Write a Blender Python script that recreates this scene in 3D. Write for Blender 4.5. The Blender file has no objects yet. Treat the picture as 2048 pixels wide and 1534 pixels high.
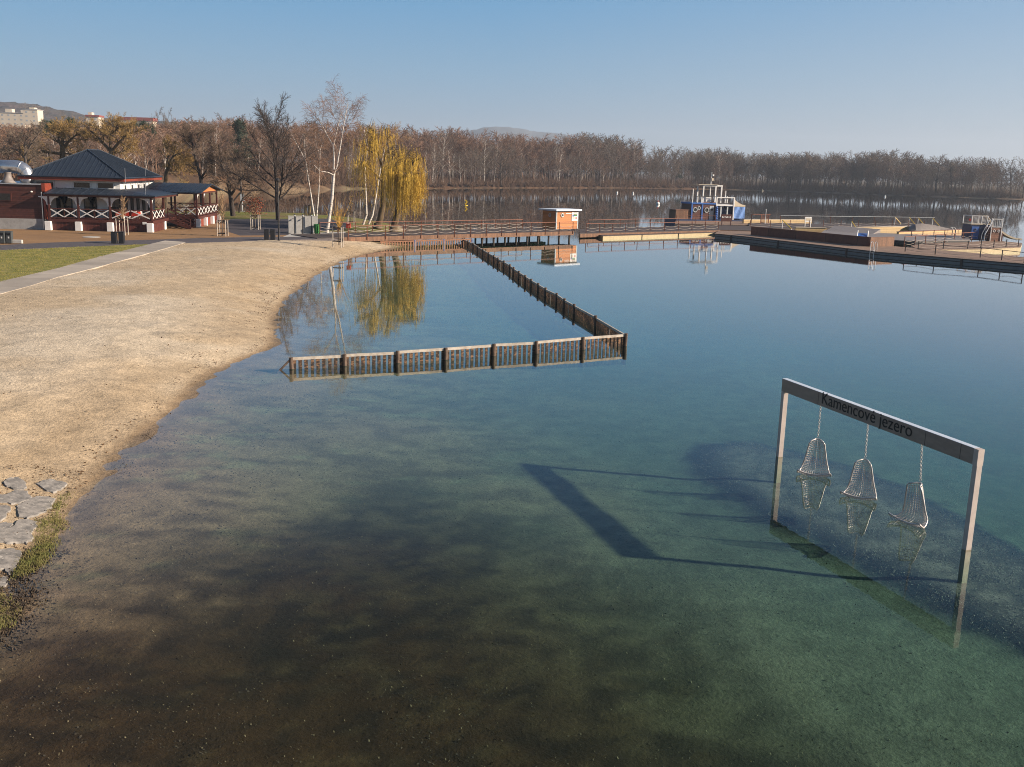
import bpy, math, random
import numpy as np
from mathutils import Vector, Matrix, Quaternion
PI = math.pi
scene = bpy.context.scene
COL = scene.collection
random.seed(7)
# ------------------------------------------------------------------ camera
F, HC, TH, PHI = 2000.0, 8.0, math.atan(432/2000.0), 0.028
CAM = np.array([0.0, 0.0, HC])
def _rot():
    cx, sx = math.cos(PI/2-TH), math.sin(PI/2-TH)
    c, s = math.cos(PHI), math.sin(PHI)
    return np.array([[1,0,0],[0,cx,-sx],[0,sx,cx]]) @ np.array([[c,-s,0],[s,c,0],[0,0,1]])
ROT = _rot()
def ray(px, py): return ROT @ np.array([(px-1024)/F, -(py-767)/F, -1.0])
def W(px, py, z=0.0):
    d = ray(px, py); t = (z-HC)/d[2]; return CAM + t*d
def V(px, py, Y):
    d = ray(px, py); return CAM + d*(Y/d[1])
cam = bpy.data.cameras.new('camera'); camo = bpy.data.objects.new('camera', cam); COL.objects.link(camo)
M4 = Matrix.Identity(4)
for i in range(3):
    for j in range(3): M4[i][j] = ROT[i][j]
M4.translation = Vector(CAM)
camo.matrix_world = M4
cam.sensor_width = 36; cam.lens = 36*F/2048; cam.clip_start = .1; cam.clip_end = 20000
scene.camera = camo
# ------------------------------------------------------------------ mesh helper
def nrm(v):
    v = np.asarray(v, float); return v/(np.linalg.norm(v)+1e-12)
class Fr:                                  # a level local frame: a along u, b along v, z up
    def __init__(s, o, u):
        s.o = np.array([o[0], o[1], o[2] if len(o) > 2 else 0.0], float); s.u = nrm([u[0], u[1], 0]); s.v = np.array([-s.u[1], s.u[0], 0])
    def __call__(s, a, b, z): return s.o + s.u*a + s.v*b + np.array([0, 0, z])
WORLD = Fr((0, 0, 0), (1, 0))
class MB:
    def __init__(s): s.v = []; s.f = []; s.m = []
    def add(s, vs, fs, m=0):
        k = len(s.v); s.v.extend([tuple(map(float, p)) for p in vs]); s.f.extend([tuple(k+i for i in f) for f in fs]); s.m.extend([m]*len(fs)); return s
    def box(s, a0, a1, b0, b1, z0, z1, fr=WORLD, m=0):
        vs = [fr(a, b, z) for z in (z0, z1) for a, b in ((a0, b0), (a1, b0), (a1, b1), (a0, b1))]
        return s.add(vs, [(3,2,1,0),(4,5,6,7),(0,1,5,4),(1,2,6,5),(2,3,7,6),(3,0,4,7)], m)
    def prism(s, pts, z0, z1, m=0):
        n = len(pts); vs = [(p[0], p[1], z0) for p in pts]+[(p[0], p[1], z1) for p in pts]
        return s.add(vs, [tuple(range(n-1, -1, -1)), tuple(range(n, 2*n))]+[(i, (i+1) % n, n+(i+1) % n, n+i) for i in range(n)], m)
    def bar(s, p, q, w, h, m=0, up=(0, 0, 1)):   # rectangular bar between points
        p, q = np.array(p, float), np.array(q, float); d = nrm(q-p); sd = np.cross(d, up)
        if np.linalg.norm(sd) < 1e-3: sd = np.cross(d, (1, 0, 0))
        sd = nrm(sd); t = np.cross(sd, d)
        vs = [e+sd*x*w/2+t*y*h/2 for e in (p, q) for x, y in ((-1,-1),(1,-1),(1,1),(-1,1))]
        return s.add(vs, [(0,1,2,3),(7,6,5,4),(0,4,5,1),(1,5,6,2),(2,6,7,3),(3,7,4,0)], m)
    def tube(s, pts, rad, n=6, m=0, cap=True):
        pts = [np.asarray(p, float) for p in pts]; k = len(pts)
        if not hasattr(rad, '__len__'): rad = [rad]*k
        d0 = nrm(pts[1]-pts[0]); a = np.cross(d0, (0, 0, 1))
        if np.linalg.norm(a) < .05: a = np.cross(d0, (1, 0, 0))
        a = nrm(a); vs = []
        for i in range(k):
            d = nrm(pts[min(i+1, k-1)]-pts[max(i-1, 0)]); a = nrm(a-d*np.dot(a, d)); b = np.cross(d, a)
            for j in range(n):
                t = 2*PI*j/n; vs.append(pts[i]+(a*math.cos(t)+b*math.sin(t))*rad[i])
        fs = [(i*n+j, i*n+(j+1) % n, (i+1)*n+(j+1) % n, (i+1)*n+j) for i in range(k-1) for j in range(n)]
        if cap: fs += [tuple(range(n-1, -1, -1)), tuple(range((k-1)*n, k*n))]
        return s.add(vs, fs, m)
    def twig(s, p, q, r, mid=None):           # slim three sided cone
        p, q = np.asarray(p), np.asarray(q); d = q-p; a = np.cross(d, (0.3, 0.2, 1)); a = a/(np.linalg.norm(a)+1e-9)*r; b = np.cross(d, a); b = b/(np.linalg.norm(b)+1e-9)*r
        k = len(s.v)
        s.v.extend([tuple(p+a), tuple(p-a*.5+b*.87), tuple(p-a*.5-b*.87), tuple(q)])
        s.f.extend([(k, k+1, k+3), (k+1, k+2, k+3), (k+2, k, k+3)]); s.m.extend([0]*3)
    def ring(s, c, nrml, r, t, n=20, m=0):    # torus
        c = np.asarray(c, float); d = nrm(nrml); a = np.cross(d, (0, 0, 1)); a = nrm(a if np.linalg.norm(a) > .05 else np.cross(d, (1, 0, 0))); b = np.cross(d, a)
        k = 8; vs = []
        for i in range(n):
            q = 2*PI*i/n; e = a*math.cos(q)+b*math.sin(q)
            for j in range(k):
                w = 2*PI*j/k; vs.append(c+e*(r+t*math.cos(w))+d*t*math.sin(w))
        return s.add(vs, [(i*k+j, ((i+1) % n)*k+j, ((i+1) % n)*k+(j+1) % k, i*k+(j+1) % k) for i in range(n) for j in range(k)], m)
    def disc(s, c, nrml, r, t, n=20, m=0):
        c = np.asarray(c, float); d = nrm(nrml); return s.tube([c-d*t/2, c+d*t/2], r, n, m)
    def lathe(s, c, prof, n=16, m=0):         # prof: (radius, z)
        vs = [(c[0]+r*math.cos(2*PI*j/n), c[1]+r*math.sin(2*PI*j/n), c[2]+z) for r, z in prof for j in range(n)]; k = len(prof)
        return s.add(vs, [(i*n+j, i*n+(j+1) % n, (i+1)*n+(j+1) % n, (i+1)*n+j) for i in range(k-1) for j in range(n)]+[tuple(range(n-1, -1, -1)), tuple(range((k-1)*n, k*n))], m)
    def build(s, name, mat, parent=None, smooth=False, bevel=0, local=False):
        me = bpy.data.meshes.new(name)
        o = bpy.data.objects.new(name, me); COL.objects.link(o)
        off = np.zeros(3)
        if parent is not None:
            o.parent = parent
            if not local: off = ORG[parent.name]
            ORG[o.name] = off
        v = np.array(s.v, float).reshape(-1, 3)-off
        me.from_pydata(v.tolist(), [], s.f); me.update()
        for mm in (mat if isinstance(mat, (list, tuple)) else [mat]): me.materials.append(mm)
        if isinstance(mat, (list, tuple)): me.polygons.foreach_set('material_index', s.m)
        if smooth: me.polygons.foreach_set('use_smooth', [True]*len(s.f))
        if bevel:
            md = o.modifiers.new('edge', 'BEVEL'); md.width = bevel; md.segments = 2; md.limit_method = 'ANGLE'
        return o
ORG = {}
def thing(name, label, cat, loc, group=None):
    o = bpy.data.objects.new(name, None); COL.objects.link(o); o.empty_display_size = .2
    loc = [float(x) for x in loc]; o.location = loc; ORG[o.name] = np.array(loc)
    return tag(o, label, cat, group)
def tag(o, label, cat, group=None, kind=None):
    if label: o['label'] = label
    if cat: o['category'] = cat
    if group: o['group'] = group
    if kind: o['kind'] = kind
    return o
def copy_tree(root, loc, rz=0.0, sc=1.0, label=None, group=None):
    r = root.copy(); COL.objects.link(r); r.location = [float(x) for x in loc]; r.rotation_euler = (0, 0, rz); r.scale = sc if hasattr(sc, '__len__') else (sc, sc, sc)
    if label: r['label'] = label
    if group: r['group'] = group
    def kids(a, b):
        for ch in list(a.children):
            c = ch.copy(); COL.objects.link(c); c.parent = b; kids(ch, c)
    kids(root, r)
    return r
def place(mesh_obj, parent, loc):             # another part sharing the mesh of a first one
    c = mesh_obj.copy(); COL.objects.link(c); c.parent = parent; c.location = [float(x) for x in loc]; return c
# ------------------------------------------------------------------ materials
MATS = {}
def lk(nt, a, b): nt.links.new(a, b)
def mat(name, col, col2=None, rough=.7, scale=6, detail=6, bump=0, bscale=None, stretch=(1, 1, 1), metal=0, spec=.4, lo=.35, hi=.65, planks=None, speck=None):
    if name in MATS: return MATS[name]
    m = bpy.data.materials.new(name); m.use_nodes = True; nt = m.node_tree; b = nt.nodes['Principled BSDF']
    b.inputs['Roughness'].default_value = rough; b.inputs['Metallic'].default_value = metal; b.inputs['Specular IOR Level'].default_value = spec
    tc = nt.nodes.new('ShaderNodeTexCoord'); mp = nt.nodes.new('ShaderNodeMapping'); mp.inputs['Scale'].default_value = stretch
    lk(nt, tc.outputs['Object'], mp.inputs[0])
    n = nt.nodes.new('ShaderNodeTexNoise'); n.inputs['Scale'].default_value = scale; n.inputs['Detail'].default_value = detail; n.inputs['Roughness'].default_value = .65
    lk(nt, mp.outputs[0], n.inputs['Vector'])
    r = nt.nodes.new('ShaderNodeValToRGB'); col2 = col2 or tuple(c*.6 for c in col)
    r.color_ramp.elements[0].position = lo; r.color_ramp.elements[1].position = hi
    r.color_ramp.elements[0].color = (*col2, 1); r.color_ramp.elements[1].color = (*col, 1)
    lk(nt, n.outputs['Fac'], r.inputs[0]); out = r.outputs[0]
    hgt = n.outputs['Fac']
    if planks:                                # dark joints between boards: (axis, boards per metre, joint share)
        ax, per, gap = planks
        sx = nt.nodes.new('ShaderNodeSeparateXYZ'); lk(nt, tc.outputs['Object'], sx.inputs[0])
        if ax == 'XY':
            ad = nt.nodes.new('ShaderNodeMath'); ad.operation = 'ADD'; lk(nt, sx.outputs[0], ad.inputs[0]); lk(nt, sx.outputs[1], ad.inputs[1]); src = ad.outputs[0]
        else: src = sx.outputs['XYZ'.index(ax)]
        mu = nt.nodes.new('ShaderNodeMath'); mu.operation = 'MULTIPLY'; mu.inputs[1].default_value = per; lk(nt, src, mu.inputs[0])
        fr = nt.nodes.new('ShaderNodeMath'); fr.operation = 'FRACT'; lk(nt, mu.outputs[0], fr.inputs[0])
        gt = nt.nodes.new('ShaderNodeMath'); gt.operation = 'GREATER_THAN'; gt.inputs[1].default_value = gap; lk(nt, fr.outputs[0], gt.inputs[0])
        fl = nt.nodes.new('ShaderNodeMath'); fl.operation = 'FLOOR'; lk(nt, mu.outputs[0], fl.inputs[0])
        wn = nt.nodes.new('ShaderNodeTexWhiteNoise'); wn.noise_dimensions = '1D'; lk(nt, fl.outputs[0], wn.inputs['W'])
        mr = nt.nodes.new('ShaderNodeMapRange'); mr.inputs[3].default_value = .72; mr.inputs[4].default_value = 1.15; lk(nt, wn.outputs[0], mr.inputs[0])
        m2 = nt.nodes.new('ShaderNodeMath'); m2.operation = 'MULTIPLY'; lk(nt, mr.outputs[0], m2.inputs[0])
        m3 = nt.nodes.new('ShaderNodeMapRange'); m3.inputs[3].default_value = .35; m3.inputs[4].default_value = 1; lk(nt, gt.outputs[0], m3.inputs[0]); lk(nt, m3.outputs[0], m2.inputs[1])
        mx = nt.nodes.new('ShaderNodeMix'); mx.data_type = 'RGBA'; mx.blend_type = 'MULTIPLY'; mx.inputs[0].default_value = 1
        lk(nt, out, mx.inputs[6]); cb = nt.nodes.new('ShaderNodeCombineXYZ')
        for i in range(3): lk(nt, m2.outputs[0], cb.inputs[i])
        lk(nt, cb.outputs[0], mx.inputs[7]); out = mx.outputs[2]
    if speck:                                 # stones, flakes: (scale, threshold, colour)
        vo = nt.nodes.new('ShaderNodeTexNoise'); vo.inputs['Scale'].default_value = speck[0]; vo.inputs['Detail'].default_value = 2; lk(nt, tc.outputs['Object'], vo.inputs['Vector'])
        g = nt.nodes.new('ShaderNodeMapRange'); g.inputs[1].default_value = speck[1]; g.inputs[2].default_value = speck[1]+.04; lk(nt, vo.outputs['Fac'], g.inputs[0])
        mx = nt.nodes.new('ShaderNodeMix'); mx.data_type = 'RGBA'; lk(nt, g.outputs[0], mx.inputs[0]); lk(nt, out, mx.inputs[6]); mx.inputs[7].default_value = (*speck[2], 1); out = mx.outputs[2]
    lk(nt, out, b.inputs['Base Color'])
    if bump:
        bn = nt.nodes.new('ShaderNodeBump'); bn.inputs['Strength'].default_value = 1; bn.inputs['Distance'].default_value = bump
        if bscale:
            n2 = nt.nodes.new('ShaderNodeTexNoise'); n2.inputs['Scale'].default_value = bscale; n2.inputs['Detail'].default_value = 4; lk(nt, mp.outputs[0], n2.inputs['Vector']); hgt = n2.outputs['Fac']
        lk(nt, hgt, bn.inputs['Height']); lk(nt, bn.outputs[0], b.inputs['Normal'])
    MATS[name] = m
    return m
M = dict(
 white=mat('white_render', (.80, .78, .74), (.70, .68, .65), .8, 1.5),
 white_paint=mat('white_paint', (.72, .70, .67), (.55, .53, .50), .6, 8),
 roof=mat('slate_blue_metal', (.026, .036, .052), (.017, .024, .036), .5, 2, spec=.3),
 fascia=mat('red_brown_fascia', (.22, .042, .020), (.15, .028, .014), .55, 4),
 dark_wood=mat('dark_stained_wood', (.085, .022, .014), (.05, .014, .010), .55, 6, stretch=(1, 1, 8)),
 clad=mat('brown_cladding', (.085, .027, .019), (.055, .018, .013), .6, 4, planks=('Z', 5, .1)),
 skirt=mat('skirting_boards', (.12, .03, .02), (.075, .02, .014), .6, 4, planks=('XY', 7, .18)),
 concrete=mat('grey_concrete', (.36, .35, .33), (.27, .26, .245), .85, 2.5, bump=.004, bscale=30),
 pale_concrete=mat('pale_concrete', (.46, .44, .40), (.36, .34, .31), .85, 1.2),
 glass=mat('dark_window_glass', (.012, .014, .018), (.008, .009, .012), .08, 2, spec=.5),
 metal=mat('galvanised_metal', (.62, .62, .62), (.48, .48, .49), .33, 5, metal=.9),
 black=mat('black_bin_paint', (.018, .018, .02), (.012, .012, .014), .5, 8),
 iron=mat('dark_iron', (.022, .020, .020), (.014, .013, .013), .5, 10),
 grey_bin=mat('grey_bin_paint', (.06, .065, .065), (.045, .05, .05), .5, 8),
 green=mat('green_plastic', (.02, .17, .03), (.015, .12, .02), .45, 4),
 red=mat('red_paint', (.45, .035, .015), (.33, .025, .012), .5, 4),
 rust=mat('rusty_brown_rail', (.24, .085, .04), (.15, .05, .028), .6, 14),
 pierside=mat('orange_brown_boards', (.20, .10, .05), (.13, .06, .032), .7, 5, planks=('XY', 3, .06)),
 deck=mat('weathered_deck', (.085, .060, .050), (.055, .040, .034), .75, 3, planks=('XY', 6, .1)),
 pondeck=mat('grey_brown_deck', (.29, .19, .13), (.20, .13, .09), .75, 3, planks=('XY', 6, .1)),
 rope=mat('pale_rope', (.45, .38, .32), (.36, .30, .25), .8, 20),
 pile=mat('dark_timber_pile', (.06, .042, .032), (.035, .025, .02), .8, 5),
 hut=mat('orange_timber_boards', (.50, .19, .055), (.42, .15, .045), .6, 5, stretch=(1, 1, 6), planks=('Z', 7, .09)),
 hutroof=mat('pale_roof_sheet', (.55, .60, .66), (.48, .52, .58), .45, 3),
 greytrim=mat('grey_trim', (.40, .42, .42), (.33, .35, .35), .6, 5),
 slat=mat('orange_slats', (.24, .105, .048), (.14, .06, .03), .7, 3),
 bluew=mat('blue_white_paint', (.12, .18, .45), (.45, .45, .5), .6, 3),
 fence=mat('weathered_fence_slats', (.23, .125, .065), (.028, .018, .013), .85, 5, stretch=(1, 1, 2.4), lo=.47, hi=.62),
 fencerail=mat('silver_grey_rail', (.50, .44, .37), (.32, .27, .22), .85, 5),
 log=mat('round_log_post', (.15, .10, .07), (.06, .04, .03), .85, 6, stretch=(1, 1, .6)),
 ponside=mat('beige_pontoon_side', (.46, .36, .20), (.36, .28, .15), .6, 3),
 pongrey=mat('grey_pontoon_side', (.20, .23, .24), (.15, .17, .18), .6, 3),
 poolwall=mat('pale_yellow_timber', (.52, .36, .17), (.43, .29, .13), .65, 3, planks=('Z', 6, .08)),
 ramp=mat('grey_ramp_sheet', (.22, .19, .175), (.17, .145, .13), .6, 2),
 boxwall=mat('dark_brown_boards', (.17, .055, .03), (.11, .036, .022), .65, 2, planks=('XY', .6, .02)),
 blue=mat('bright_blue_paint', (.03, .11, .36), (.025, .085, .28), .45, 4),
 tarp=mat('blue_tarpaulin', (.14, .27, .58), (.11, .22, .48), .6, 3, bump=.06, bscale=3),
 sail=mat('beige_canvas', (.55, .46, .34), (.48, .40, .29), .8, 4),
 navy=mat('navy_paint', (.02, .035, .09), (.015, .025, .065), .5, 4),
 yellow=mat('yellow_paint', (.70, .45, .03), (.6, .38, .025), .5, 5),
 brown=mat('brown_boards', (.26, .12, .07), (.19, .085, .05), .6, 4, planks=('Z', 5, .08)),
 steel=mat('brushed_steel_beam', (.27, .22, .19), (.22, .18, .155), .45, 2.5, stretch=(1, 1, 3), metal=.25),
 post=mat('sign_post_paint', (.50, .42, .37), (.42, .35, .31), .5, 4),
 letter=mat('black_lettering', (.008, .008, .009), (.006, .006, .007), .6, 4),
 wire=mat('steel_wire', (.62, .56, .52), (.44, .39, .36), .4, 10, metal=.35),
 stone=mat('grey_flagstone', (.31, .278, .24), (.13, .12, .108), .85, 5.5, detail=10, bump=.012, speck=(7, .66, (.36, .33, .28))),
 bark=mat('dark_bark', (.055, .040, .032), (.03, .022, .018), .9, 9, stretch=(1, 1, .3), bump=.03),
 bark_grey=mat('grey_bark', (.16, .125, .105), (.08, .064, .054), .9, 8, stretch=(1, 1, .3)),
 birch_far=mat('grey_birch_bark', (.55, .49, .43), (.06, .05, .045), .8, 4, stretch=(.5, .5, 2.6), lo=.38, hi=.48),
 birch=mat('birch_bark', (.52, .47, .42), (.05, .04, .035), .75, 5, stretch=(.5, .5, 2.6), lo=.38, hi=.47),
 willowbark=mat('willow_bark', (.14, .095, .05), (.06, .042, .026), .9, 7, stretch=(1, 1, .3)),
 twig=mat('grey_brown_twigs', (.19, .14, .10), (.12, .09, .068), .85, .6),
 twig_red=mat('red_brown_twigs', (.245, .14, .085), (.16, .092, .06), .85, .6),
 twig_dark=mat('dark_twigs', (0.065, 0.048, 0.038), (0.045, 0.034, 0.028), .85, 1),
 twig_mid=mat('mid_brown_twigs', (.17, .115, .078), (.11, .075, .052), .85, .6),
 twig_tan=mat('tan_twigs', (.40, .26, .145), (.26, .165, .09), .85, .6),
 twig_yellow=mat('golden_twigs', (.33, .21, .07), (.21, .13, .045), .8, .5),
 willow=mat('yellow_willow_shoots', (.64, .41, .05), (.42, .27, .04), .7, .7),
 shoot=mat('orange_yellow_shoots', (.52, .30, .05), (.38, .20, .035), .7, 2),
 leafrust=mat('russet_leaves', (.30, .075, .03), (.18, .045, .02), .8, 3),
 pine=mat('pine_needles', (.035, .055, .025), (.018, .03, .014), .85, 1.5),
 shrub=mat('brown_undergrowth', (.15, .085, .05), (.09, .055, .035), .9, 1),
 lawn=mat('lawn_grass', (.11, .125, .016), (.26, .21, .055), .9, 1.1, detail=14, lo=.38, hi=.66, bump=.05, bscale=14),
 blade=mat('grass_blades', (.12, .135, .03), (.19, .15, .055), .8, 3),
 path=mat('pale_path_slab', (.42, .36, .29), (.34, .29, .235), .85, .8, detail=8, planks=('Y', .5, .012)),
 paving=mat('dark_paving_setts', (.10, .085, .085), (.06, .052, .055), .8, 3, bump=.01),
 yard=mat('brown_gravel_yard', (.27, .15, .062), (.20, .11, .048), .9, .35, detail=10, bump=.02, bscale=12),
 asphalt=mat('dark_asphalt', (.062, .052, .055), (.045, .038, .042), .85, .8, detail=8),
 weed=mat('dry_leaf_litter', (.13, .065, .025), (.05, .028, .014), .9, 15),
 bedleaf=mat('sunken_leaf_litter', (.075, .05, .03), (.03, .022, .016), .9, 11),
 bedstone=mat('pale_bed_pebbles', (.20, .15, .085), (.09, .065, .04), .9, 9),
 mound_stone=mat('grey_mound_stones', (.34, .265, .22), (.15, .12, .105), .9, 9),
 algae=mat('algae_coated_timber', (.035, .038, .022), (.018, .020, .012), .9, 6),
 reflect_foot=mat('reflection_toned_post', (.33, .28, .20), (.20, .17, .12), .9, 6),  # pale tone painted below water, carrying on the post's reflection
 cream=mat('cream_block_render', (.66, .56, .42), (.58, .49, .37), .8, .05),
 redroof=mat('dull_red_roof', (.26, .06, .04), (.2, .05, .035), .8, .1),
 hill=mat('wooded_hill', (.085, .06, .055), (.04, .045, .035), .95, .03, detail=12, bump=6, bscale=.08),
 hazed_hill=mat('haze_tinted_hill', (.13, .15, .17), (.11, .13, .15), .95, .002),  # blue air haze put into the hill's own colour
)
M['setts'] = M['paving']
# ------------------------------------------------------------------ terrain
SHORE_PX = [(0,1252),(22,1197),(10,1166),(33,1130),(98,1084),(155,1009),(240,905),(290,862),(345,825),(390,773),(430,745),(490,718),(530,702),(548,690),(553,665),(548,645),(555,625),(570,600),(600,575),(640,545),(690,520),(740,506),(800,494)]
shore = [(-9.0, -60.), (-9.2, 5.)]+[tuple(W(*p)[:2]) for p in SHORE_PX]
shore += [(-10.6, 103.), (-10.9, 108.), (-11.6, 113.), (-13., 121.), (-15.4, 134.), (-20., 143.), (-29.3, 150.7), (-41.7, 150.), (-52, 153), (-62, 165), (-75, 205), (-78, 240)]
FAR_PX = [(480,383),(590,380),(700,378),(780,377),(860,377),(980,376),(1100,376),(1240,376),(1320,377),(1400,378),(1520,381),(1640,385),(1720,388),(1800,391),(1920,395),(2048,399)]
far_shore = [tuple(W(*p)[:2]) for p in FAR_PX]
shore += far_shore+[(275, 450), (330, 400), (420, 300), (420, -60)]
SH = np.array(shore)
def sdist(x, y):                               # signed distance to the water's edge, positive on land
    x = np.asarray(x, float); y = np.asarray(y, float); d = np.full(x.shape, 1e9); ins = np.zeros(x.shape, bool); n = len(SH)
    for i in range(n):
        ax, ay = SH[i]; bx, by = SH[(i+1) % n]; ex, ey = bx-ax, by-ay
        t = np.clip(((x-ax)*ex+(y-ay)*ey)/(ex*ex+ey*ey), 0, 1)
        d = np.minimum(d, np.hypot(x-ax-t*ex, y-ay-t*ey))
        if ay != by: ins ^= ((ay > y) != (by > y)) & (x < ex*(y-ay)/ey+ax)
    return np.where(ins, -d, d)
def vnoise(x, y, s, seed=0):                   # smooth value noise
    x = np.asarray(x, float)*s; y = np.asarray(y, float)*s; xi = np.floor(x).astype(int); yi = np.floor(y).astype(int); u = x-xi; v = y-yi
    u = u*u*(3-2*u); v = v*v*(3-2*v)
    def h(a, b):
        q = (a*374761393+b*668265263+seed*974711) & 0x7fffffff; q = ((q ^ (q >> 13))*1274126177) & 0x7fffffff
        return ((q ^ (q >> 16)) & 0xffff)/65535.0
    return (h(xi, yi)*(1-u)+h(xi+1, yi)*u)*(1-v)+(h(xi, yi+1)*(1-u)+h(xi+1, yi+1)*u)*v
def sstep(a, b, x): t = np.clip((x-a)/(b-a), 0, 1); return t*t*(3-2*t)
MOUND_PX = [(1378,905),(1420,885),(1500,880),(1600,900),(1720,930),(1850,985),(1960,1040),(2048,1085),(2150,1150),(2150,1330),(2048,1300),(1900,1235),(1760,1150),(1620,1085),(1500,1025),(1420,965),(1385,935)]
MP = np.array([W(px, py, -.8)[:2] for px, py in MOUND_PX])
def pdist(P, x, y):
    d = np.full(x.shape, 1e9); ins = np.zeros(x.shape, bool); n = len(P)
    for i in range(n):
        ax, ay = P[i]; bx, by = P[(i+1) % n]; ex, ey = bx-ax, by-ay
        t = np.clip(((x-ax)*ex+(y-ay)*ey)/(ex*ex+ey*ey), 0, 1); d = np.minimum(d, np.hypot(x-ax-t*ex, y-ay-t*ey))
        if ay != by: ins ^= ((ay > y) != (by > y)) & (x < ex*(y-ay)/ey+ax)
    return np.where(ins, d, -d)
def height(x, y):
    x = np.asarray(x, float); y = np.asarray(y, float); sd = sdist(x, y)
    near = 1-sstep(155, 200, y)
    t = np.clip(sd/np.where(y > 170, 5., 9.), 0, 1); land = .9*(1-(1-t)**2)
    land = land+(1-near)*(np.clip(sd-4, 0, 150)*.014)
    land = land+sstep(-45, -85, x)*sstep(138, 185, y)*(2.2+2*sstep(170, 300, y))
    lump = (vnoise(x, y, .9, 1)-.5)*.16+(vnoise(x, y, 2.6, 2)-.5)*.075+(vnoise(x, y, .22, 3)-.5)*.14
    sandy = sstep(.3, 2.5, sd)*(1-sstep(10, 15.5, sd))*(y < 99)*(x < -8)*np.where(y > 80, .5, 1)
    land = land+lump*sandy+(1-near)*(vnoise(x, y, .12, 5)-.5)*.8*sstep(3, 10, sd)
    land = land+(vnoise(x, y, 1.5, 61)-.45)*.10*np.exp(-(sd/1.1)**2)*(y < 100)*(x < -7)
    dd = np.maximum(-sd, 0); w = dd+(vnoise(x, y, .25, 9)-.5)*np.minimum(dd, 3)
    dep = 1.25*(1-np.exp(-np.maximum(w, 0)*.07))+.06*np.clip(dd-22, 0, 45)
    dep = dep-.05*(vnoise(x, y, .7, 11)-.5)*sstep(1, 4, dd)
    dep = dep-.16*sstep(-.6, .9, pdist(MP, x, y))
    return np.where(sd >= 0, land, -dep+(vnoise(x, y, 1.5, 61)-.45)*.10*np.exp(-(sd/1.1)**2)*(y < 100)*(x < -7)), sd
def gz(x, y): return float(height(np.array([x]), np.array([y]))[0][0])
def axis(segs):
    out = []
    for a, b, st in segs: out.extend(np.arange(a, b, st))
    return np.array(out+[segs[-1][1]])
xs = axis([(-3000, -600, 200), (-600, -160, 20), (-160, -46, 4), (-46, -16, .9), (-16, 16, .25), (16, 40, .8), (40, 320, 5), (320, 600, 20), (600, 3000, 200)])
ys = axis([(-400, 0, 40), (0, 9, 1), (9, 46, .25), (46, 110, .6), (110, 165, 1.5), (165, 560, 4), (560, 900, 20), (900, 3300, 200)])
GX, GY = np.meshgrid(xs, ys); gh, gsd = height(GX.ravel(), GY.ravel()); gx, gy = GX.ravel(), GY.ravel()
nx, ny = len(xs), len(ys)
me = bpy.data.meshes.new('ground')
idx = np.arange(nx*ny).reshape(ny, nx)
quads = np.stack([idx[:-1, :-1], idx[:-1, 1:], idx[1:, 1:], idx[1:, :-1]], -1).reshape(-1, 4)
me.from_pydata(np.stack([gx, gy, gh], -1).tolist(), [], quads.tolist()); me.update()
me.polygons.foreach_set('use_smooth', [True]*len(quads))
# what the soil is made of, place by place
def mix(a, b, t): t = np.asarray(t)[:, None]; return a*(1-t)+b*t
c3 = lambda *v: np.array([v])
soil = np.repeat(c3(.45, .345, .225), len(gx), 0)
n1, n2, n3, n4 = vnoise(gx, gy, .35, 21), vnoise(gx, gy, 1.1, 22), vnoise(gx, gy, .12, 23), vnoise(gx, gy, .05, 24)
soil = mix(soil, c3(.52, .43, .315), sstep(.32, .72, n3*.6+n1*.4))
soil = mix(soil, c3(.37, .265, .155), sstep(6, 1.5, gsd)*sstep(.25, .6, n1)*.7)
soil = mix(soil, c3(.26, .18, .105), sstep(.55, .05, gsd))
n5, n6, n7 = vnoise(gx, gy, 2.4, 33), vnoise(gx, gy, 3.9, 34), vnoise(gx*.45, gy*1.5, 1.3, 35)
mid_n = n7*.45+n5*.35+n6*.2
bed = np.repeat(c3(.25, .172, .10), len(gx), 0)
bed = mix(bed, c3(.155, .106, .064), sstep(.40, .68, mid_n))
bed = mix(bed, c3(.26, .22, .12), sstep(.60, .72, vnoise(gx*.6, gy*1.3, 1.6, 36)*.6+n6*.4)*.75*sstep(.4, .6, n1))
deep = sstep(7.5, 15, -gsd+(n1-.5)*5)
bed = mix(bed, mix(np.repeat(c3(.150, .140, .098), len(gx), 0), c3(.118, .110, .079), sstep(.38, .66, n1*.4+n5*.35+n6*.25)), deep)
bl = [W(px, py, -.5)[:2] for px, py in ((-300,1400),(60,1300),(250,1215),(420,1120),(600,1060),(760,1030),(900,1060),(1010,1150),(1120,1260),(1260,1360),(1420,1480),(1560,1600),(1800,1900),(-400,1900))]
bd = pdist(np.array(bl), gx, gy)
ol = sstep(-5, 1.0, bd+(n1-.5)*3)
bed = mix(bed, mix(np.repeat(c3(.085, .068, .034), len(gx), 0), c3(.05, .042, .024), sstep(.35, .65, n5*.6+n1*.4)), ol*.85*sstep(3.5, 7, -gsd))
br = sstep(-3.2, 3.0, bd+(n1-.5)*1.6+(n5-.5)*2.2+(n6-.5)*1.4)
litter = mix(np.repeat(c3(.040, .0185, .006), len(gx), 0), c3(.020, .0105, .0045), sstep(.40, .66, n5*.5+n6*.3+n1*.2))
litter = mix(litter, c3(.075, .045, .018), sstep(.60, .72, n6*.6+n1*.4)*.6)
bed = mix(bed, litter, br*.96)
md = pdist(MP, gx, gy)+(n5-.5)*.5
bed = mix(bed, c3(.016, .021, .030), sstep(-.45, .25, md))
bed = mix(bed, mix(np.repeat(c3(.25, .185, .15), len(gx), 0), c3(.10, .078, .068), sstep(.35, .65, n5*.5+n6*.5)), sstep(.3, 1.5, md)*.9)
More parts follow.
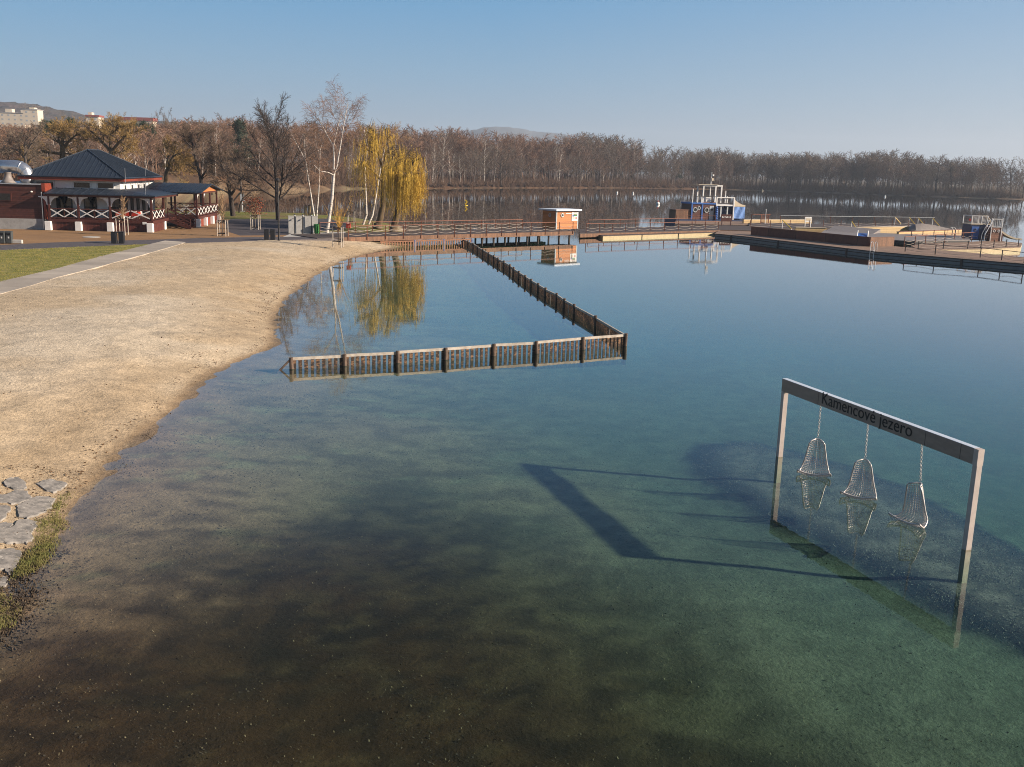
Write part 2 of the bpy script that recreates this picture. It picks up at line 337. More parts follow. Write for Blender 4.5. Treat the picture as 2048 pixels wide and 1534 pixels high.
soil = np.where((gsd < 0)[:, None], mix(bed, c3(.16, .12, .085), sstep(-.9, 0, gsd)*.8), soil)
far = sstep(120, 150, gy)*(gsd > -1)
soil = np.where((far > 0)[:, None], mix(soil, mix(np.repeat(c3(.115, .06, .03), len(gx), 0), c3(.06, .036, .022), sstep(.3, .7, n3*.5+n1*.5)), far), soil)
strip = sstep(97, 104, gy+(n2-.5)*4)*(1-sstep(150, 158, gy))*(gx < -9)*(gx > -75)*sstep(.3, 1.5, gsd)
soil = mix(soil, mix(np.repeat(c3(.15, .155, .03), len(gx), 0), c3(.19, .13, .06), sstep(.4, .7, n2*.6+n1*.4)), strip)
gr = sstep(120, 170, gx)*sstep(440, 470, gy)*sstep(2, 8, gsd)
soil = mix(soil, c3(.09, .09, .04), gr*.3)
ca = me.color_attributes.new('soil', 'FLOAT_COLOR', 'POINT'); ca.data.foreach_set('color', np.concatenate([soil, np.ones((len(gx), 1))], 1).astype(np.float32).ravel())
at = me.attributes.new('wet', 'FLOAT', 'POINT'); at.data.foreach_set('value', sstep(.5, -.05, gsd).astype(np.float32))
gm = bpy.data.materials.new('sand_and_lakebed'); gm.use_nodes = True; nt = gm.node_tree; B = nt.nodes['Principled BSDF']; B.inputs['Roughness'].default_value = .9; B.inputs['Specular IOR Level'].default_value = .2
va = nt.nodes.new('ShaderNodeVertexColor'); va.layer_name = 'soil'
tc = nt.nodes.new('ShaderNodeTexCoord')
def noise(sc, det=6, ro=.65):
    n = nt.nodes.new('ShaderNodeTexNoise'); n.inputs['Scale'].default_value = sc; n.inputs['Detail'].default_value = det; n.inputs['Roughness'].default_value = ro; lk(nt, tc.outputs['Object'], n.inputs['Vector']); return n
def rng_(src, a, b, c, d):
    r = nt.nodes.new('ShaderNodeMapRange'); r.inputs[1].default_value = a; r.inputs[2].default_value = b; r.inputs[3].default_value = c; r.inputs[4].default_value = d; lk(nt, src, r.inputs[0]); return r.outputs[0]
def mul(a, b):
    m_ = nt.nodes.new('ShaderNodeMix'); m_.data_type = 'RGBA'; m_.blend_type = 'MULTIPLY'; m_.inputs[0].default_value = 1; lk(nt, a, m_.inputs[6])
    cb = nt.nodes.new('ShaderNodeCombineXYZ'); [lk(nt, b, cb.inputs[i]) for i in range(3)]; lk(nt, cb.outputs[0], m_.inputs[7]); return m_.outputs[2]
na, nb, nc = noise(1.7, 9, .7), noise(9, 6, .7), noise(38, 3, .6)
c = mul(va.outputs[0], rng_(na.outputs['Fac'], .3, .7, .72, 1.25)); c = mul(c, rng_(nb.outputs['Fac'], .3, .7, .78, 1.18)); c = mul(c, rng_(nc.outputs['Fac'], .30, .64, .78, 1.12))
lk(nt, c, B.inputs['Base Color'])
bmp = nt.nodes.new('ShaderNodeBump'); bmp.inputs['Distance'].default_value = .05
ad = nt.nodes.new('ShaderNodeMath'); ad.operation = 'ADD'; lk(nt, nb.outputs['Fac'], ad.inputs[0]); lk(nt, na.outputs['Fac'], ad.inputs[1]); lk(nt, ad.outputs[0], bmp.inputs['Height']); lk(nt, bmp.outputs[0], B.inputs['Normal'])
me.materials.append(gm)
go = bpy.data.objects.new('ground', me); COL.objects.link(go); tag(go, 'pale sandy beach running down into the lakebed and round to the far bank', 'ground', kind='structure')
# ------------------------------------------------------------------ water
wm = bpy.data.materials.new('lake_water'); wm.use_nodes = True; nt = wm.node_tree; nt.nodes.clear()
out = nt.nodes.new('ShaderNodeOutputMaterial'); tc = nt.nodes.new('ShaderNodeTexCoord')
mp = nt.nodes.new('ShaderNodeMapping'); mp.inputs['Scale'].default_value = (.55, 1.0, 1); lk(nt, tc.outputs['Object'], mp.inputs[0])
n1_ = nt.nodes.new('ShaderNodeTexNoise'); n1_.inputs['Scale'].default_value = 2.6; n1_.inputs['Detail'].default_value = 3; lk(nt, mp.outputs[0], n1_.inputs['Vector'])
bmp = nt.nodes.new('ShaderNodeBump'); bmp.inputs['Distance'].default_value = .0011; lk(nt, n1_.outputs['Fac'], bmp.inputs['Height'])
fr = nt.nodes.new('ShaderNodeFresnel'); fr.inputs['IOR'].default_value = 1.333; lk(nt, bmp.outputs[0], fr.inputs['Normal'])
ge = nt.nodes.new('ShaderNodeNewGeometry'); io = rng_(ge.outputs['Backfacing'], 0, 1, 1.333, 1/1.333); lk(nt, io, fr.inputs['IOR'])
tr = nt.nodes.new('ShaderNodeBsdfTransparent'); tr.inputs[0].default_value = (.97, .985, .98, 1)
gl = nt.nodes.new('ShaderNodeBsdfGlossy'); gl.inputs['Roughness'].default_value = .0; gl.inputs['Color'].default_value = (1, 1, 1, 1); lk(nt, bmp.outputs[0], gl.inputs['Normal'])
ms = nt.nodes.new('ShaderNodeMixShader'); pw_ = nt.nodes.new('ShaderNodeFloatCurve'); cvm = pw_.mapping.curves[0]
for x_, y_ in ((.05, .008), (.08, .03), (.12, .105), (.20, .245), (.32, .40), (.45, .56), (.65, .77)): cvm.points.new(x_, y_)
pw_.mapping.update(); lk(nt, fr.outputs[0], pw_.inputs['Value']); lk(nt, pw_.outputs[0], ms.inputs[0]); lk(nt, tr.outputs[0], ms.inputs[1]); lk(nt, gl.outputs[0], ms.inputs[2]); lk(nt, ms.outputs[0], out.inputs['Surface'])
vab = nt.nodes.new('ShaderNodeVolumeAbsorption'); vab.inputs['Color'].default_value = (.31, .74, .67, 1); vab.inputs['Density'].default_value = .34
lk(nt, vab.outputs[0], out.inputs['Volume'])
wo = MB().box(-120, 460, -80, 620, -9, 0).build('lake_water', wm); tag(wo, 'calm clear lake water shading from brown shallows to teal', 'water', kind='structure')
# ------------------------------------------------------------------ flat ground cover on the shore
def sheet(name, label, px, z, m, cat='ground', world=None):
    pts = [W(x, y, z)[:2] for x, y in px] if world is None else world
    o = MB().prism([tuple(p) for p in pts], z-.3, z).build(name, m); return tag(o, label, cat, kind='structure')
PAV_TOP = [(692,466),(668,470),(580,473),(480,474.5),(400,476),(300,479.5),(200,482),(100,485),(0,490),(-250,500)]
PAV_BOT = [(-250,512),(0,500),(150,493.5),(300,488),(362,486),(480,482.5),(580,479.5),(668,476.5),(692,474.8)]
sheet('yard', 'brown gravel yard in front of the restaurant', [(-250,503),(0,494),(300,483),(480,478),(575,475),(575,466),(480,469),(470,440),(440,438),(-250,440)], .925, M['yard'])
sheet('asphalt_square', 'dark asphalt square beside the birches', [(462,437.5),(655,437.5),(700,446),(690,458),(640,462),(600,467),(575,470),(480,471),(455,463),(449,447)], .929, M['asphalt'])
sheet('paving', 'dark sett paving strip between sand and yard', PAV_BOT+PAV_TOP, .934, M['paving'])
sheet('pale_apron', 'pale concrete apron around the shower wall', [(566,473.6),(583,466.8),(640,465),(690,463.5),(692,466.6),(668,470.3),(620,472.5)], .939, M['pale_concrete'])
sheet('lawn', 'green and straw coloured lawn beside the path', [(-250,513),(0,500.5),(150,494),(300,488),(235,505),(200,513),(117,536),(60,549),(0,563),(-250,630)], .937, M['lawn'])
pth = sheet('path', 'pale slab path curving between lawn and sand', [(300,487.9),(235,504),(200,512.5),(117,535.8),(60,549),(0,562.8),(-250,630),(-250,668),(0,587.5),(60,571.5),(117,553.5),(180,538),(235,523),(300,505.5),(362,487.5),(372,484),(330,481)], .943, M['path'])
# ------------------------------------------------------------------ restaurant
G = .93
RC = W(307.4, 465.4, .9); RL = W(93.4, 460.7, .9)
B_ = Fr((RC[0], RC[1], 0), RL-RC)              # a: leftwards along the front, b: must run backwards
if B_.v[1] < 0: B_.v = -B_.v
rest = thing('restaurant', 'white lakeside restaurant with slate blue hipped roof and timber porch', 'restaurant', B_(7, 7, G))
def part(mb, name, m, **k): return mb.build(name, m, rest, **k)
part(MB().box(3.6, 12.2, 2.3, 14.6, G, 5.0, B_), 'wall', M['white'])
# hipped roof with standing seams, eaves at a 3.0..12.8, b 1.6..15.4
e0, e1, f0, f1, ez, rz = 2.95, 12.85, 1.55, 15.4, 5.95, 8.55
def hip(mb, e0, e1, f0, f1, ez, rz, r0, r1):
    am = (e0+e1)/2; vs = [B_(e0, f0, ez), B_(e1, f0, ez), B_(e1, f1, ez), B_(e0, f1, ez), B_(am, r0, rz), B_(am, r1, rz)]
    mb.add(vs, [(0,1,4),(1,2,5,4),(2,3,5),(3,0,4,5),(3,2,1,0)])
    for k in range(1, 22):                      # seams up the front and right slopes
        a = e0+(e1-e0)*k/22; t = 1-abs(a-am)/((e1-e0)/2)
        mb.bar(B_(a, f0, ez+.02), B_(a, f0+(r0-f0)*t, ez+(rz-ez)*t+.02), .05, .05)
    for k in range(1, 30):
        b = f0+(f1-f0)*k/30; t = min(1, (b-f0)/(r0-f0), (f1-b)/(f1-r1))
        mb.bar(B_(e0, b, ez+.02), B_(e0+(am-e0)*t, b, ez+(rz-ez)*t+.02), .05, .05)
    for p, q in ((0,4),(1,4),(2,5),(3,5),(4,5)): mb.tube([vs[p]+np.array([0,0,.03]), vs[q]+np.array([0,0,.03])], .07, 6)
rf = MB(); hip(rf, e0, e1, f0, f1, ez, rz, 6.6, 10.4); part(rf, 'roof', M['roof'])
fa = MB()
for x in ((e0, e1, f0, f0+.12), (e0, e1, f1-.12, f1), (e0, e0+.12, f0+.12, f1-.12), (e1-.12, e1, f0+.12, f1-.12)): fa.box(*x, ez-.33, ez-.003, B_)
fa.box(e0+.12, e1-.12, f0+.12, f1-.12, ez-.32, ez-.27, B_); part(fa, 'fascia', M['fascia'])
gt = MB()
for p, q in (((e0-.06, f0-.06), (e1+.06, f0-.06)), ((e0-.06, f0-.06), (e0-.06, f1))): gt.tube([B_(*p, ez+.0), B_(*q, ez+.0)], .075, 8)
part(gt, 'gutter', M['roof'])
def window(a0, a1, b, z0, z1, face='front'):
    f = MB(); g = MB(); t = .12
    bx = (lambda mb, p0, p1, q0, q1, d0, d1: mb.box(p0, p1, b-d1, b-d0, q0, q1, B_)) if face == 'front' else (lambda mb, p0, p1, q0, q1, d0, d1: mb.box(b-d1, b-d0, p0, p1, q0, q1, B_))
    bx(f, a0-t, a0, z0-t, z1+t, 0, .06); bx(f, a1, a1+t, z0-t, z1+t, 0, .06); bx(f, a0, a1, z1, z1+t, 0, .06); bx(f, a0, a1, z0-t, z0, 0, .08)
    o = part(f, 'window', M['white_paint']); bx(g, a0, a1, z0, z1, 0, .02); g.build('pane', M['glass'], o); ORG[o.name] = ORG[rest.name]
for a0, a1 in ((10.0, 11.35), (6.55, 7.85), (4.35, 5.6)): window(a0-.1, a1+.1, 2.3, 4.93, 5.42)
for b in (3.6, 5.9, 8.2, 10.4, 12.4): window(b, b+.55, 3.6, 4.78, 5.22, 'side')
# raise the wall under the eaves
part(MB().box(3.62, 12.18, 2.32, 14.58, 5.0, ez-.28, B_), 'attic_wall', M['white'])
# terrace deck, piers and skirting
DZ = 2.02
part(MB().box(0, 9.75, 0, 2.29, DZ-.28, DZ, B_).box(0, 3.59, 2.30, 14.5, DZ-.28, DZ, B_).box(-2.25, -.01, 9.0, 19.4, DZ-.28, DZ, B_), 'terrace_deck', M['dark_wood'])
pier0 = MB().box(-.28, .28, -.25, .25, 0, .86, Fr((0, 0), B_.u)).build('pier', M['white'], rest, local=True, bevel=.02)
def setp(o, a, b, z): o.location = [float(x) for x in B_(a, b, z)-ORG[rest.name]]
FRONT = [9.75, 6.95, 4.0, .28]; SIDE = [4.6]
spots = [(a, -.04) for a in FRONT]+[(.28, 4.6), (-2.2, 8.9), (-2.2, 12.2), (-2.2, 15.6), (-2.2, 19.2)]
for i, (a, b) in enumerate(spots):
    o = pier0 if i == 0 else place(pier0, rest, (0, 0, 0)); setp(o, a, b, G)
for a0, a1 in ((.6, 3.7), (4.3, 6.65), (7.25, 9.45)): part(MB().box(a0, a1, .12, .18, G, DZ-.28, B_), 'skirt_panel', M['skirt'])
for b0, b1 in ((.3, 4.3),): part(MB().box(.1, .16, b0, b1, G, DZ-.28, B_), 'skirt_panel', M['skirt'])
for b0, b1 in ((9.2, 11.9), (12.5, 15.3), (15.9, 18.9)): part(MB().box(-2.15, -2.09, b0, b1, G, DZ-.28, B_), 'skirt_panel', M['fascia'])
part(MB().box(-1.9, 0, 9.05, 9.1, G, DZ-.28, B_), 'skirt_panel', M['skirt'])
# posts and railings
PZ = 4.30
def posts(lst):
    p0 = None
    for a, b, h in lst:
        p = MB().box(-.085, .085, -.085, .085, 0, h-DZ, Fr((0, 0), B_.u))
        if p0 is None or abs(p0[1]-h) > .01: p0 = (p.build('porch_post', M['dark_wood'], rest, local=True), h); o = p0[0]
        else: o = place(p0[0], rest, (0, 0, 0))
        setp(o, a, b, DZ)
posts([(a, .12, PZ) for a in (9.65, 6.95, 4.0, .15)]+[(.15, 4.6, PZ)]+[(a, b, 4.45) for a, b in ((.1, 9.1), (-2.1, 9.1), (-2.1, 12.2), (-2.1, 15.6), (-2.1, 19.2), (.4, 19.2), (3.0, 19.2))])
def bracket(a, b, s, along='a', h=PZ-.18):
    m_ = MB(); n = 7; pr = []
    for i in range(n+1):
        t = PI/2*i/n; pr.append((.10+.70*(1-math.sin(t)), -.10-.72*(1-math.cos(t))))
    pts = [(.0, 0), (.85, 0)]+pr+[(.0, -.85)]
    for d0, d1 in ((-.04, .04),):
        vs = []
        for d in (d0, d1):
            for x, z in pts: vs.append(B_(a+s*x, b+d, h+z) if along == 'a' else B_(a+d, b+s*x, h+z))
        k = len(pts); m_.add(vs, [tuple(range(k-1, -1, -1)), tuple(range(k, 2*k))]+[(i, (i+1) % k, k+(i+1) % k, k+i) for i in range(k)])
    part(m_, 'bracket', M['white_paint'])
for a in (9.65, 6.95, 4.0):
    bracket(a-.09, .12, -1)
    if a < 9: bracket(a+.09, .12, 1)
bracket(9.74, .12, 1); bracket(.24, .12, 1)
bracket(.15, .21, 1, 'b')
for b in (9.2, 12.3): bracket(-2.1, b, 1, 'b', 4.3)
def rail_panel(p, q, n, z=DZ):                   # dark rails with white crossed boards
    p = np.array(p, float); q = np.array(q, float); r = MB()
    r.bar(B_(*p, z+.95), B_(*q, z+.95), .08, .1); r.bar(B_(*p, z+.12), B_(*q, z+.12), .07, .09)
    for i in range(1, n): c = p+(q-p)*i/n; r.bar(B_(*c, z+.16), B_(*c, z+.9), .06, .06)
    o = part(r, 'railing', M['dark_wood']); ORG[o.name] = ORG[rest.name]; x = MB(); nn = nrm([q[1]-p[1], p[0]-q[0], 0])[:2]
    for i in range(n):
        c, d = p+(q-p)*(i+.03)/n, p+(q-p)*(i+.97)/n
        x.bar(B_(*(c+nn*.05), z+.18), B_(*(d+nn*.05), z+.9), .03, .09); x.bar(B_(*(c+nn*.085), z+.9), B_(*(d+nn*.085), z+.18), .03, .09)
    x.build('cross_boards', M['white_paint'], o)
for a0, a1 in ((9.55, 7.05), (6.85, 4.1), (3.9, .25)): rail_panel((a1, .12), (a0, .12), 2)
rail_panel((.15, 4.5), (.15, .22), 3)
rail_panel((-2.0, 9.1), (-.1, 9.1), 2)
for b0, b1 in ((9.2, 12.1), (12.3, 15.5), (15.7, 19.1)): rail_panel((-2.1, b1), (-2.1, b0), 2)
rail_panel((3.4, 19.2), (-2.0, 19.2), 4)
# porch roofs
pr = MB(); sl = lambda b: PZ+.12+(b+.45)*.165
vs = [B_(-.4, -.45, PZ+.12), B_(9.9, -.45, PZ+.12), B_(9.9, 2.28, sl(2.28)), B_(3.58, 2.28, sl(2.28)), B_(3.58, 9.0, sl(2.28)), B_(-.4, 9.0, PZ+.12)]
vs += [v-np.array([0, 0, .09]) for v in vs]
pr.add(vs, [(0,1,2,3),(0,3,4,5),(9,8,7,6),(11,10,9,6),(0,6,7,1),(5,11,6,0),(1,7,8,2),(4,10,11,5)])
for k in range(13): a = .2+k*.78; pr.bar(B_(a, -.45, PZ+.135), B_(a, min(2.26, (a+.4)*.68-.45), PZ+.135+(min(2.26, (a+.4)*.68-.45)+.45)*.165), .05, .05)
part(pr, 'porch_roof', M['roof'])
part(MB().box(-.3, 9.8, -.12, .03, PZ-.15, PZ+.02, B_).box(-.3, -.15, .04, 8.9, PZ-.15, PZ+.02, B_), 'porch_beam', M['dark_wood'])
# side pavilion with a gable to the right
wr = MB(); za, zb = 4.55, 5.35
g0 = [B_(-2.75, 8.3, za), B_(-2.75, 14.0, zb), B_(-2.75, 19.9, za)]; g1 = [B_(3.55, 8.3, za), B_(3.55, 14.0, zb), B_(3.55, 19.9, za)]
vv = g0+g1+[p-np.array([0, 0, .1]) for p in g0+g1]
wr.add(vv, [(0,3,4,1),(1,4,5,2),(7,10,9,6),(8,11,10,7),(0,1,7,6),(1,2,8,7),(3,9,10,4),(4,10,11,5),(0,6,9,3),(2,5,11,8)])
for k in range(12): a = -2.6+k*.55; wr.bar(B_(a, 8.3, za+.02), B_(a, 14.0, zb+.02), .05, .05)
part(wr, 'pavilion_roof', M['roof'])
tri = [B_(-2.3, 9.3, za-.02), B_(-2.3, 18.9, za-.02), B_(-2.3, 14.0, zb-.22)]; tri += [p-B_.u*-.06 for p in tri]
part(MB().add(tri, [(0,1,2),(5,4,3),(0,3,4,1),(1,4,5,2),(2,5,3,0)]), 'gable_board', M['hut'])
part(MB().box(-2.2, 3.5, 8.98, 9.14, za-.2, za-.04, B_).box(-2.2, -2.04, 9.15, 19.3, za-.2, za-.04, B_), 'pavilion_beam', M['dark_wood'])
# walls seen behind the porch: pale panels between dark openings
for a0, a1 in ((8.3, 9.6), (6.0, 7.0), (3.75, 4.7)):
    f = MB().box(a0-.1, a1+.1, 2.22, 2.29, DZ, 4.55, B_); o = part(f, 'door', M['iron']); ORG[o.name] = ORG[rest.name]
    MB().box(a0, (a0+a1)/2-.04, 2.19, 2.215, DZ+.9, 4.45, B_).box((a0+a1)/2+.04, a1, 2.19, 2.215, DZ+.9, 4.45, B_).build('pane', M['glass'], o)
for b in (3.3, 5.4, 7.5, 9.6, 11.7): part(MB().box(3.5, 3.58, b, b+.85, DZ, 4.4, B_), 'door', M['iron'])
# staircase down to the right between porch and pavilion
st = MB()
for i in range(7): st.box(-.15-i*.3, .15-i*.3, 6.1, 8.3, DZ-.12-i*.15, DZ-.08-i*.15, B_)
for b in (6.05, 8.3): st.bar(B_(.2, b, DZ-.25), B_(-2.1, b, G+.05), .06, .25)
o = part(st, 'staircase', M['dark_wood']); ORG[o.name] = ORG[rest.name]
for b in (6.05, 8.3):
    hr = MB()
    for dz in (.25, .6, .95): hr.bar(B_(.15, b, DZ+dz), B_(-2.1, b, G+dz), .06, .08)
    for t in (0, .5, 1): hr.bar(B_(.15-2.25*t, b, G+(DZ-G)*(1-t)), B_(.15-2.25*t, b, G+(DZ-G)*(1-t)+1.0), .07, .07)
    hr.build('handrail', M['dark_wood'], o)
part(MB().box(.62, 1.0, -.03, -.01, DZ-.35, DZ-.12, B_), 'notice', M['white_paint'])
mb_ = MB()
for a, b in ((.5, -.3), (3.1, 9.5), (2.8, 1.4)): mb_.tube([B_(a, b, 4.5), B_(a, b, 6.9 if b > 1 else 5.6)], .02, 5)
part(mb_, 'lightning_rod', M['metal'])
# annex of brown boards
an = thing('annex_building', 'flat roofed annex clad in dark brown boards beside the restaurant', 'annex', B_(14, 3, G))
MB().box(10.25, 22, .3, 9, G, G+1.02, B_).build('plinth', M['concrete'], an)
MB().box(10.28, 22, .33, 9, G+1.022, 5.15, B_).build('cladding', M['clad'], an)
MB().box(10.18, 22.1, .22, 9.1, 5.153, 5.25, B_).build('roof_edge', M['metal'], an)
MB().box(9.95, 10.26, .2, 3.2, 4.55, 5.3, B_).build('red_parapet', M['fascia'], an)
MB().box(9.98, 10.16, .2, .5, G+1.0, 4.4, B_).build('corner_board', M['fascia'], an)
w_ = MB().box(13.1, 17, .26, .325, 3.55, 4.35, B_).build('window', M['dark_wood'], an); ORG[w_.name] = ORG[an.name]
MB().box(13.2, 16.9, .24, .257, 3.63, 4.27, B_).build('pane', M['glass'], w_)
MB().tube([B_(10.3, .2, 4.5), B_(10.3, .2, G+.1)], .05, 8).build('downpipe', M['metal'], an)
MB().lathe(B_(11.2, .2, 4.42), [(.02, 0), (.1, .03), (.12, .1), (.02, .16)], 10).build('wall_lamp', M['white_paint'], an)
du = MB(); cp = [B_(12.3, 2.2, 5.26), B_(12.25, 2.2, 5.9)]
for i in range(9):
    t = PI/2*i/8; cp.append(B_(13.2-.95*math.cos(t), 2.2, 5.9+.85*math.sin(t)))
cp += [B_(16.5, 2.2, 6.75)]
du.tube(cp, .62, 16)
for k in (2, 5, 8): du.tube([np.array(cp[k])-nrm(cp[k+1]-cp[k-1])*.04, np.array(cp[k])+nrm(cp[k+1]-cp[k-1])*.04], .66, 16)
dt = thing('air_duct', 'thick bent silver ventilation duct on the annex roof', 'duct', B_(13, 2.2, 5.25)); du.build('duct', M['metal'], dt, smooth=True)
MB().lathe(B_(13.7, 1.3, 5.25), [(.75, 0), (.5, .2), (.34, .55), (.3, .95), (.38, 1.0)], 16).build('cowl', M['ramp'], dt, smooth=True)
MB().bar(B_(14.9, 1.1, 5.25), B_(14.9, 1.1, 6.9), .25, .25).build('stack', M['concrete'], dt)
# terrace furniture: tables, one with a red cloth
TT = [(2.2, 1.2, 'red'), (3.0, .9, 'red'), (5.3, 1.1, 'wood'), (8.0, 1.2, 'wood'), (1.2, 4.4, 'wood'), (-1.0, 10.6, 'wood'), (-.9, 13.2, 'wood'), (-1.0, 16.3, 'wood')]
names = ['small terrace table under a red cloth nearest the corner post', 'small terrace table under a red cloth beside the middle porch bay', 'bare wooden terrace table in the middle porch bay', 'bare wooden terrace table in the porch bay next to the annex', 'bare wooden table on the side terrace above the stairs', 'wooden table at the near end of the side pavilion', 'wooden table in the middle of the side pavilion', 'wooden table at the far end of the side pavilion']
for (a, b, k), nm in zip(TT, names):
    t = thing('terrace_table', nm, 'table', B_(a, b, DZ), 'tables on the restaurant terrace')
    MB().box(a-.6, a+.6, b-.4, b+.4, DZ+.72, DZ+.76, B_).build('table_top', M['tan'] if 'tan' in M else M['brown'], t)
    if k == 'red': MB().box(a-.62, a+.62, b-.42, b+.42, DZ+.35, DZ+.775, B_).build('cloth', M['red'], t)
    for x in (-.5, .5):
        for y in (-.3, .3): MB().bar(B_(a+x, b+y, DZ), B_(a+x, b+y, DZ+.718), .06, .06).build('leg', M['brown'], t)
# ------------------------------------------------------------------ small things on the shore
def bins(px, py, label, m, group):
    p = W(px, py, G); u = Fr(p, -B_.u if m is M['grey_bin'] else B_.u); t = thing('litter_bin', label, 'bin', p, group)
    MB().box(-.21, .21, -.2, .2, .03, .93, u).build('body', m, t, bevel=.02); MB().box(-.22, .22, -.21, .21, .932, .98, u).build('lid', m, t, bevel=.015)
    MB().box(-.14, .14, -.212, -.202, .68, .85, u).build('opening', M['letter'], t); MB().box(-.05, .05, -.212, -.202, .42, .56, u).build('sticker', M['white_paint'], t)
bins(229, 487, 'black litter bin, left one of the pair at the lawn edge before the porch', M['black'], 'pairs of litter bins along the paving')
bins(244, 487, 'black litter bin, right one of the pair at the lawn edge before the porch', M['black'], 'pairs of litter bins along the paving')
bins(533.5, 480, 'black litter bin, left one of the pair beside the lamp post', M['black'], 'pairs of litter bins along the paving')
bins(546, 480, 'black litter bin, right one of the pair beside the lamp post', M['black'], 'pairs of litter bins along the paving')
bins(6, 487, 'grey litter bin with round sticker, left of the pair before the annex', M['grey_bin'], 'pairs of litter bins along the paving')
bins(20, 487, 'grey litter bin with round sticker, right of the pair before the annex', M['grey_bin'], 'pairs of litter bins along the paving')
p = W(35, 487, G); tag(MB().box(-.4, .4, -.15, .15, 0, .3, Fr(p, B_.u)).build('concrete_block', M['pale_concrete'], bevel=.04), 'low pale concrete block on the ground beside the grey bins', 'block')
p = W(183, 474, .94); tag(MB().disc(p, (0, 0, 1), .75, .02, 24).build('manhole_cover', M['pale_concrete']), 'round pale cover lying flat in the brown gravel yard', 'cover')
# lamp post at the sand's edge
p = W(558, 481, G); t = thing('lamp_post', 'thin black lamp post at the sand edge before the big dark tree', 'lamp post', p)
MB().tube([p, p+(0, 0, .5), p+(0, 0, 5.2)], [.085, .07, .05], 10).build('pole', M['iron'], t); MB().lathe(p, [(.13, 0), (.13, .06), (.09, .12)], 12).build('base', M['iron'], t)
MB().lathe(p+(0, 0, 5.2), [(.05, 0), (.17, .1), (.2, .22), (.1, .34), (.02, .4)], 12).build('lantern', M['iron'], t)
# concrete shower wall with three showers and a green bin
wl, wr_ = W(577, 467, G), W(636, 465.2, G); wr_[1] = wl[1]+1.0; wr_[0] = V(636, 465, wr_[1])[0]; SF = Fr(wl, wr_-wl); SL = np.linalg.norm((wr_-wl)[:2])
t = thing('shower_wall', 'free standing pale grey concrete panel wall behind the showers', 'wall', wl)
MB().box(0, SL, 0, .18, 0, 1.72, SF).build('panel', M['concrete'], t, bevel=.02)
MB().box(-.03, SL+.03, -.02, .2, 1.722, 1.76, SF).build('coping', M['pale_concrete'], t)
for f, w in ((.19, 'left'), (.46, 'middle'), (.76, 'right')):
    q = SF(SL*f, -.35, 0); s_ = thing('shower_post', f'dark slim shower post, {w} one of three before the concrete wall', 'shower', q, 'beach showers by the wall')
    MB().tube([q, q+(0, 0, 1.95)], .045, 8).build('pipe', M['iron'], s_); MB().tube([q+(0, 0, 1.9), SF(SL*f, -.62, 1.88)], .025, 6).build('arm', M['iron'], s_)
    MB().lathe(SF(SL*f, -.62, 1.8), [(.09, 0), (.07, .05), (.02, .09)], 10).build('shower_head', M['metal'], s_); MB().lathe(q, [(.1, 0), (.1, .03)], 10).build('foot', M['iron'], s_)
p = SF(SL*.935, -.45, 0); t = thing('green_bin', 'green plastic wheelie bin standing at the end of the concrete wall', 'bin', p)
MB().lathe(p, [(.2, .05), (.25, .1), (.29, .85), (.3, .86)], 12).build('body', M['green'], t); MB().lathe(p, [(.32, .862), (.32, .92), (.24, .98), (.05, 1.0)], 12).build('lid', M['green'], t)
for x in (-.18, .18): MB().disc(p+SF.u*x+(0, .2, .09), SF.u, .09, .05, 12).build('wheel', M['black'], t)
p = W(697, 474, .95); t = thing('rescue_box', 'red rescue box on a post where the pier meets the shore', 'box', p)
MB().bar(p, p+(0, 0, .95), .09, .09).build('post', M['rust'], t); MB().box(-.2, .2, -.14, .14, .85, 1.25, Fr(p, (1, 0))).build('box', M['red'], t, bevel=.02); MB().box(-.23, .23, -.18, .16, 1.252, 1.29, Fr(p, (1, 0))).build('lid', M['red'], t)
for i, (px, lab) in enumerate(((612, 'short pale timber post just behind the concrete wall, left one'), (619.5, 'short pale timber post just behind the concrete wall, right one'))):
    p = V(px, 450, 113.5); p[2] = G; t = thing('timber_post', lab, 'post', p); MB().lathe(p, [(.17, 0), (.16, 2.2), (.11, 2.28)], 10).build('shaft', M['poolwall'], t)
    MB().lathe(p+(0, 0, 2.28), [(.19, 0), (.19, .05), (.05, .12)], 10).build('cap', M['brown'], t)
# ------------------------------------------------------------------ railings used on pier and pontoons
def railing(root, pts, step, h=1.05, rope=True, lean=0, skip=(), m='rust', hand=True, rh=None):
    pts = [np.array(p, float) for p in pts]
    first = None; allp = []
    for p, q in zip(pts, pts[1:]):
        n = max(1, int(round(np.linalg.norm(q-p)/step)))
        for i in range(n): allp.append(p+(q-p)*i/n)
    allp.append(pts[-1])
    for i, p in enumerate(allp):
        if first is None: first = MB().bar((0, 0, -.3), (0, 0, h), .075, .075).build('rail_post', M[m], root, local=True); o = first
        else: o = place(first, root, (0, 0, 0))
        o.location = [float(x) for x in p-ORG[root.name]]
    if hand:
        hr = MB()
        for p, q in zip(pts, pts[1:]): hr.bar(p+(0, 0, h+.02), q+(0, 0, h+.02), .09, .05)
        hr.build('handrail', M[rh or m], root)
    if rope:
        for p, q in zip(allp, allp[1:]):
            for z0 in (h*.62, h*.30):
                L = np.linalg.norm(q-p); c = [p+(q-p)*k/8+np.array([0, 0, z0-.16*(1-((k-4)/4.0)**2)]) for k in range(9)]
                MB().tube(c, .017, 4).build('rope', M['rope'], root)
